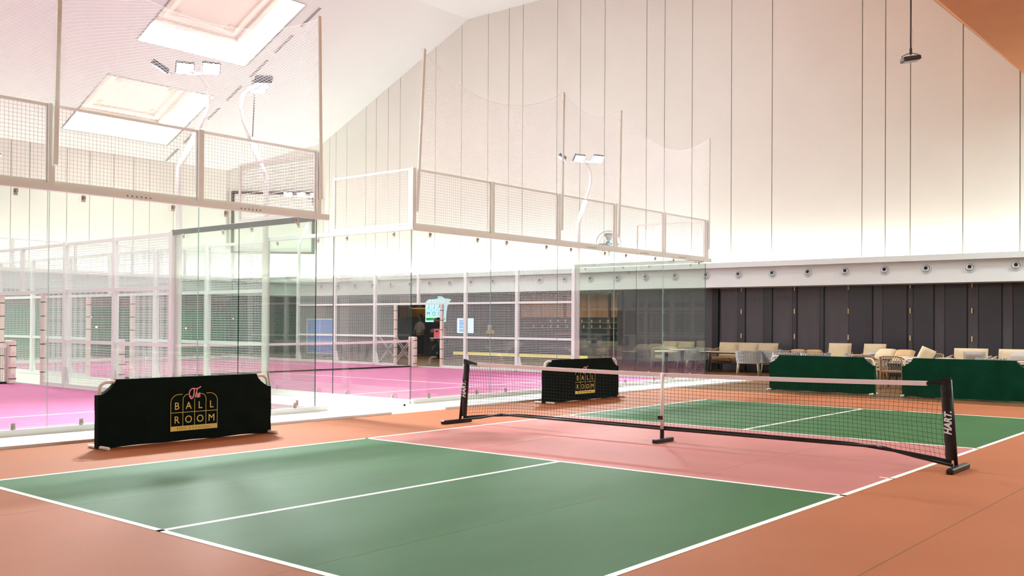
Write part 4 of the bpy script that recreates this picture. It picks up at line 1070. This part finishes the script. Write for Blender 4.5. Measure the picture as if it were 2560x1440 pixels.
# dark partition, sign, person, balloons behind the mesh door
struct(M().box(20.6, 20.7, 22.2, 27.6, -.002, 1.7), 'wall_partition', mat('charcoal_panel', (62, 58, 64), .4), None)
sg_ = thing('illuminated_sign', 'glowing white club sign, mirrored BALL ROOM letters and a green band, above the mesh door', 'sign', (14.0, 18.4, 1.9))
def door_pt(u, v, X):
    d = fw+rt*((u-1280)/F_PX)-up*((v-720-66.76)/F_PX); o_ = Vector((-10.2879, -6.1717, 1.4492)); return o_+d*((X-o_.x)/d.x)
SX = 19.6
def sy_(x): return 23.72-x          # sign local: x to the right in view, z up
pw_ = 1.28; zb_ = 1.5
def sgn_box(mb, x0, x1, z0, z1, dx0, dx1): mb.box(SX+dx0, SX+dx1, sy_(x1), sy_(x0), z0, z1)
outl = [(0, 0), (1.2, 0), (1.22, .45), (1.27, .66), (1.36, .82), (1.5, .97), (1.30, 1.0), (1.12, 1.0), (.98, 1.08), (.7, 1.12), (.78, 1.02), (.6, .99), (.2, .98), (.05, .9), (0, .78)]
mb = M(); mb.prism([(x, z) for x, z in outl], 0, .05, Matrix.Translation((SX, 23.72, zb_)) @ Matrix(((0, 0, 1, 0), (-1, 0, 0, 0), (0, 1, 0, 0), (0, 0, 0, 1))))
part(mb, 'light_panel', emis('sign_white', (190, 236, 250), .85), sg_)
mb = M(); sgn_box(mb, .06, 1.16, zb_+.07, zb_+.18, -.012, -.002); part(mb, 'green_band', emis('sign_green', (20, 170, 60), .5), sg_)
tm = M()
mz = lambda x, z: Matrix.Translation((SX-.012, 23.72-x, zb_+z)) @ Matrix(((0, 0, -1, 0), (1, 0, 0, 0), (0, 1, 0, 0), (0, 0, 0, 1)))
for x, ch in ((.19, 'L'), (.53, 'L'), (.87, 'A')): add_text(tm, ch, .26, mz(x+.0, .58), align='CENTER')
for x, ch in ((.19, 'M'), (.53, 'O'), (.88, 'O')): add_text(tm, ch, .26, mz(x, .27), align='CENTER')
for a, b, z0, z1 in ((.36, .37, .22, .95), (.70, .71, .22, .9), (.05, 1.18, .51, .52)): tm.box(SX-.014, SX-.012, 23.72-b, 23.72-a, zb_+z0, zb_+z1)
part(tm, 'lettering', mat('sign_blue', (70, 130, 170), .5), sg_)
tm = M(); add_text(tm, 'PADEL & PICKLEBALL', .085, Matrix.Translation((SX-.014, 23.72-1.12, zb_+.095)) @ Matrix(((0, 0, -1, 0), (1, 0, 0, 0), (0, 1, 0, 0), (0, 0, 0, 1))), align='LEFT', xs=1.0)
part(tm, 'small_lettering', WHITE, sg_)
part(M().box(SX+.02, SX+.04, 23.0, 23.04, zb_+1.0, 2.72), 'hanger', BLKM, sg_)
sg_.location = (0, 0, 0)
for c in sg_.children: c.location = (14.0, 18.4, 1.9)
# lit shelf with pale object
t = thing('wall_shelf', 'small lit shelf with a cream hat on the oak panel above the mesh door', 'shelf', (21.3, 25.8, 2.12))
part(M().box(21.15, 21.45, 25.3, 26.3, 2.13, 2.17), 'board', mat('cream_shelf', (230, 226, 190), .5), t)
part(M().box(21.17, 21.43, 25.35, 26.25, 2.11, 2.13), 'light_strip', emis('yellow_strip', (255, 226, 120), .9), t)
tag(M().lathe([(.2, 0), (.2, .02), (.11, .04), (.09, .16), (0, .19)], 20).build('straw_hat', mat('straw', (226, 206, 160), .8), None, True), 'cream hat on the lit shelf above the mesh door', 'hat').location = (21.3, 25.75, 2.17)
# person behind the partition
pt = thing('person', 'person in a light polo shirt standing in the dim doorway behind the padel net post', 'person', (20.2, 24.3, 0))
def skin_body():
    mb = M(); n_ = 16
    def ring(z, rx, ry, cx=0, cy=0): return [(cx+rx*math.cos(2*math.pi*i/n_), cy+ry*math.sin(2*math.pi*i/n_), z) for i in range(n_)]
    rings = [ring(.86, .12, .17), ring(1.0, .13, .18), ring(1.12, .12, .165), ring(1.28, .13, .19), ring(1.40, .12, .2), ring(1.46, .09, .17), ring(1.5, .06, .07), ring(1.55, .05, .055), ring(1.6, .06, .06, -.01),
             ring(1.66, .085, .075, -.01), ring(1.72, .095, .08, -.005), ring(1.78, .09, .078), ring(1.82, .05, .05), ring(1.835, .01, .01)]
    b = [p for r_ in rings for p in r_]; fs = []
    for i in range(len(rings)-1):
        for j in range(n_): fs.append((i*n_+j, i*n_+(j+1) % n_, (i+1)*n_+(j+1) % n_, (i+1)*n_+j))
    fs += [tuple(reversed(range(n_))), tuple(range(len(b)-n_, len(b)))]; mb.add(b, fs)
    for s_ in (-1, 1):
        mb.tube([(0, s_*.17, 1.42), (.0, s_*.23, 1.28), (-.03, s_*.25, 1.1), (-.16, s_*.22, 1.0), (-.26, s_*.16, 1.0)], [.055, .05, .042, .036, .026], 10)
        mb.blob((-.3, s_*.15, 1.0), .05, .03, .022, 8, 6)
        for q in range(4): mb.tube([(-.33, s_*(.125+q*.016), 1.0), (-.37, s_*(.125+q*.016), .985), (-.39, s_*(.125+q*.016), .96)], [.008, .0075, .006], 6)
        mb.tube([(-.3, s_*.12, 1.0), (-.33, s_*.1, .99), (-.355, s_*.095, .975)], [.009, .008, .006], 6)
        mb.tube([(0, s_*.09, .9), (0, s_*.1, .5), (.02, s_*.1, .07)], [.085, .06, .042], 12)
        mb.blob((-.06, s_*.1, .04), .13, .045, .04, 10, 6)
    mb.blob((-.1, 0, 1.69), .02, .012, .02, 8, 5)
    for s_ in (-1, 1): mb.blob((-.01, s_*.08, 1.69), .018, .01, .028, 8, 5)
    return mb
part(skin_body(), 'body', mat('skin_tone', (110, 78, 62), .6), pt, True, False)
mb = M(); n_ = 16
g_ = []
for z, rx, ry in ((.92, .155, .205), (1.0, .15, .2), (1.12, .14, .185), (1.28, .15, .212), (1.4, .14, .218), (1.465, .1, .175), (1.51, .068, .078)): g_.append([(rx*math.cos(2*math.pi*i/n_), ry*math.sin(2*math.pi*i/n_), z) for i in range(n_+1)])
mb.sheet(g_)
for s_ in (-1, 1): mb.tube([(0, s_*.16, 1.43), (.0, s_*.235, 1.28), (-.02, s_*.255, 1.16)], [.07, .07, .066], 12, caps=False)
part(mb, 'polo_shirt', mat('light_shirt', (134, 122, 116), .8), pt, True, False)
mb = M()
for s_ in (-1, 1): mb.tube([(0, s_*.09, .93), (0, s_*.1, .5), (.01, s_*.1, .09)], [.1, .078, .065], 12, caps=False)
part(mb, 'trousers', mat('dark_trousers', (30, 30, 34), .8), pt, True, False)
mb = M().blob((.012, 0, 1.745), .1, .088, .1, 12, 8); part(mb, 'hair', mat('black_hair', (16, 14, 14), .6), pt, True, False)
mb = M(); [mb.blob((-.096, s_*.03, 1.71), .007, .012, .007, 6, 4) for s_ in (-1, 1)]; mb.blob((-.093, 0, 1.635), .006, .022, .006, 8, 4)
part(mb, 'face_features', BLACK, pt, True, False)
pt.location = (20.1, 24.55, 0)
# balloons
bl0 = None
BLN = [((18.7, 22.05, 1.5), .2), ((18.75, 22.4, 1.06), .15), ((18.7, 22.0, 1.06), .14), ((18.7, 22.35, .7), .15), ((18.75, 22.0, .68), .13), ((18.8, 21.75, .72), .14), ((18.85, 22.2, .143), .12), ((18.8, 21.8, 1.2), .13)]
for k, (lc, r) in enumerate(BLN):
    if bl0 is None:
        bl0 = M().lathe([(0, -1.18), (.07, -1.15), (.03, -1.1), (.25, -.98), (.62, -.68), (.9, -.25), (1, .15), (.92, .52), (.68, .8), (.35, .96), (0, 1)], 20).build('balloon', mat('dark_brown_balloon', (62, 34, 34), .18, spec=.8), None, True); o = bl0
    else: o = bl0.copy(); COL.objects.link(o)
    o.location = lc; o.scale = (r, r, r)
    tag(o, ['largest and topmost glossy dark brown balloon in the cluster under the sign', 'brown balloon left of the pink box', 'brown balloon half behind the pink box', 'brown balloon low on the left of the cluster',
            'small brown balloon low in the middle of the cluster', 'brown balloon low on the right of the cluster', 'lowest small brown balloon of the cluster', 'brown balloon directly above the pink box'][k], 'balloon', 'brown balloon cluster')
t = thing('high_table', 'dark high round table with a thin white edge holding the pink box', 'table', (17.9, 21.2, 0))
part(M().lathe([(0, .84), (.4, .84), (.4, .86), (0, .86)], 28), 'table_top', WHITE, t, False, False)
part(M().tube([(0, 0, .02), (0, 0, .84)], .04, 12), 'pedestal', BLKM, t, True, False)
part(M().lathe([(0, 0), (.28, 0), (.26, .02), (0, .03)], 24), 'base_plate', BLKM, t, False, False)
tb = thing('gift_bag', 'pink box with a small dark emblem on the high table by the mesh door', 'box', (17.9, 21.2, .86))
part(M().bbox(-.12, .12, -.22, .22, 0, .36, .01), 'body', mat('coral_pink', (226, 104, 112), .5), tb, False, False)
part(M().box(-.124, -.12, -.02, .12, .24, .29), 'emblem', BLACK, tb, False, False)
struct(M().box(19.8, 20.3, 20.4, 23.5, -.002, .75), 'wall_bar_plinth', mat('dark_counter_front', (40, 38, 52)))
# blue table tennis table folded upright
t = thing('table_tennis_table', 'blue table tennis half standing folded upright behind the far court mesh', 'table', (15.6, 25.8, 0))
part(M().box(15.55, 15.58, 24.98, 26.7, .16, 1.6), 'playing_half', mat('table_blue', (52, 122, 226), .5), t)
mb = M(); 
for (a, b, c, d) in ((24.98, 26.7, 1.57, 1.6), (24.98, 26.7, .16, .19), (24.98, 25.01, .16, 1.6), (26.67, 26.7, .16, 1.6), (25.83, 25.85, .16, 1.6)): mb.box(15.54, 15.55, a, b, c, d)
part(mb, 'white_line', WHITE, t)
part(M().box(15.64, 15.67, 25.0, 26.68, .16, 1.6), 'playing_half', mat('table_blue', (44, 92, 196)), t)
for y in (25.3, 26.4):
    part(M().bar((15.6, y, .16), (15.6, y, .06), .04, .04), 'leg', BLKM, t); part(M().bar((15.3, y, .06), (15.9, y, .06), .04, .04), 'foot_rail', BLKM, t)
    for x in (15.3, 15.9): part(M().lathe([(.035, -.012), (.035, .012)], 12, Matrix.Translation((x, y, .035)) @ Matrix.Rotation(R(90), 4, 'X')), 'wheel', BLKM, t)
# folding x-leg trolleys by the mesh door
def xstand(loc, rz, lab):
    t = thing('folding_trolley', lab, 'trolley', (0, 0, 0), 0, 'folding trolleys by the mesh door'); al = mat('brushed_aluminium', (206, 204, 194), .3, .6)
    for y in (-.13, .13):
        part(M().bar((-.3, y, .1), (.3, y, .95), .03, .03), 'cross_leg', al, t, False, False); part(M().bar((.3, y+.03, .1), (-.3, y+.03, .95), .03, .03), 'cross_leg', al, t, False, False)
    for z in (.12, .95): part(M().bar((-.3, -.15, z), (-.3, .18, z), .025, .025), 'rail', al, t, False, False); part(M().bar((.3, -.15, z), (.3, .18, z), .025, .025), 'rail', al, t, False, False)
    part(M().bbox(-.05, .05, -.16, .19, .3, .6, .01), 'folded_bag', mat('taupe_cloth', (150, 132, 124), .8), t, False, False)
    for x in (-.3, .3):
        for y in (-.13, .16): part(M().lathe([(.04, -.012), (.04, .012)], 12, Matrix.Translation((x, y, .04)) @ Matrix.Rotation(R(90), 4, 'X')), 'caster', BLKM, t, False, False)
    t.location = loc; t.rotation_euler = (0, 0, rz)
xstand((13.0, 18.15, ZD), R(-60), 'silver folding trolley with crossed legs inside the mesh door opening')
xstand((13.2, 19.15, ZD), R(-50), 'silver folding trolley with crossed legs just left of the mesh door')
# dark stools stored behind the far mesh
def stool():
    t = thing('bar_stool', '', 'stool', (0, 0, 0))
    part(M().bbox(-.18, .18, -.18, .18, .72, .76, .015), 'seat', BLKM, t, False, False)
    for sx in (-1, 1):
        for sy in (-1, 1): part(M().tube([(sx*.14, sy*.14, .72), (sx*.2, sy*.2, 0)], .014, 6), 'leg', CHAR, t, True, False)
    part(M().tube([(-.18, -.18, .25), (.18, -.18, .25), (.18, .18, .25), (-.18, .18, .25)], .01, 6, closed=True), 'foot_ring', CHAR, t, True, False)
    return t
ST = stool(); u_st = [False]
for k, (x, y) in enumerate([(15.2, 21.3), (15.3, 22.1), (15.1, 22.9), (15.4, 23.7)]):
    place(ST, u_st, (x, y, ZD), R(k*17), 'dark bar stool behind the far mesh, '+['nearest to the mesh door', 'second from the mesh door', 'third from the mesh door', 'next to the blue table'][k], 'dark stools behind the far mesh')
# small warm lamps on the far-left wall
for k, (x, z) in enumerate([(1.2, 1.75), (5.2, 1.15), (8.9, 1.6), (9.15, 1.2), (13.2, 1.15), (-2.8, 1.3)]):
    t = thing('wall_lamp', 'tiny warm lamp on the dark green far wall, '+['first', 'second', 'third', 'fourth', 'fifth', 'sixth'][k]+' along it', 'lamp', (x, 32.15, z), group='tiny lamps on the green far wall')
    part(M().box(-.05, .05, 0, .05, -.04, .04), 'backplate', BLKM, t, False, False)
    part(M().blob((0, -.03, 0), .035, .035, .035, 10, 8), 'bulb', emis('warm_bulb', (255, 226, 130), 12), t, True, False)
area('bar_light', (19.9, 17, 2.66), (19.9, 17, 0), .5, 6, P_BAR, (1, .85, .65))
area('bar_light', (19.0, 24, 2.66), (19.0, 24, 0), .5, 3, P_BAR*.16, (1, .85, .65))
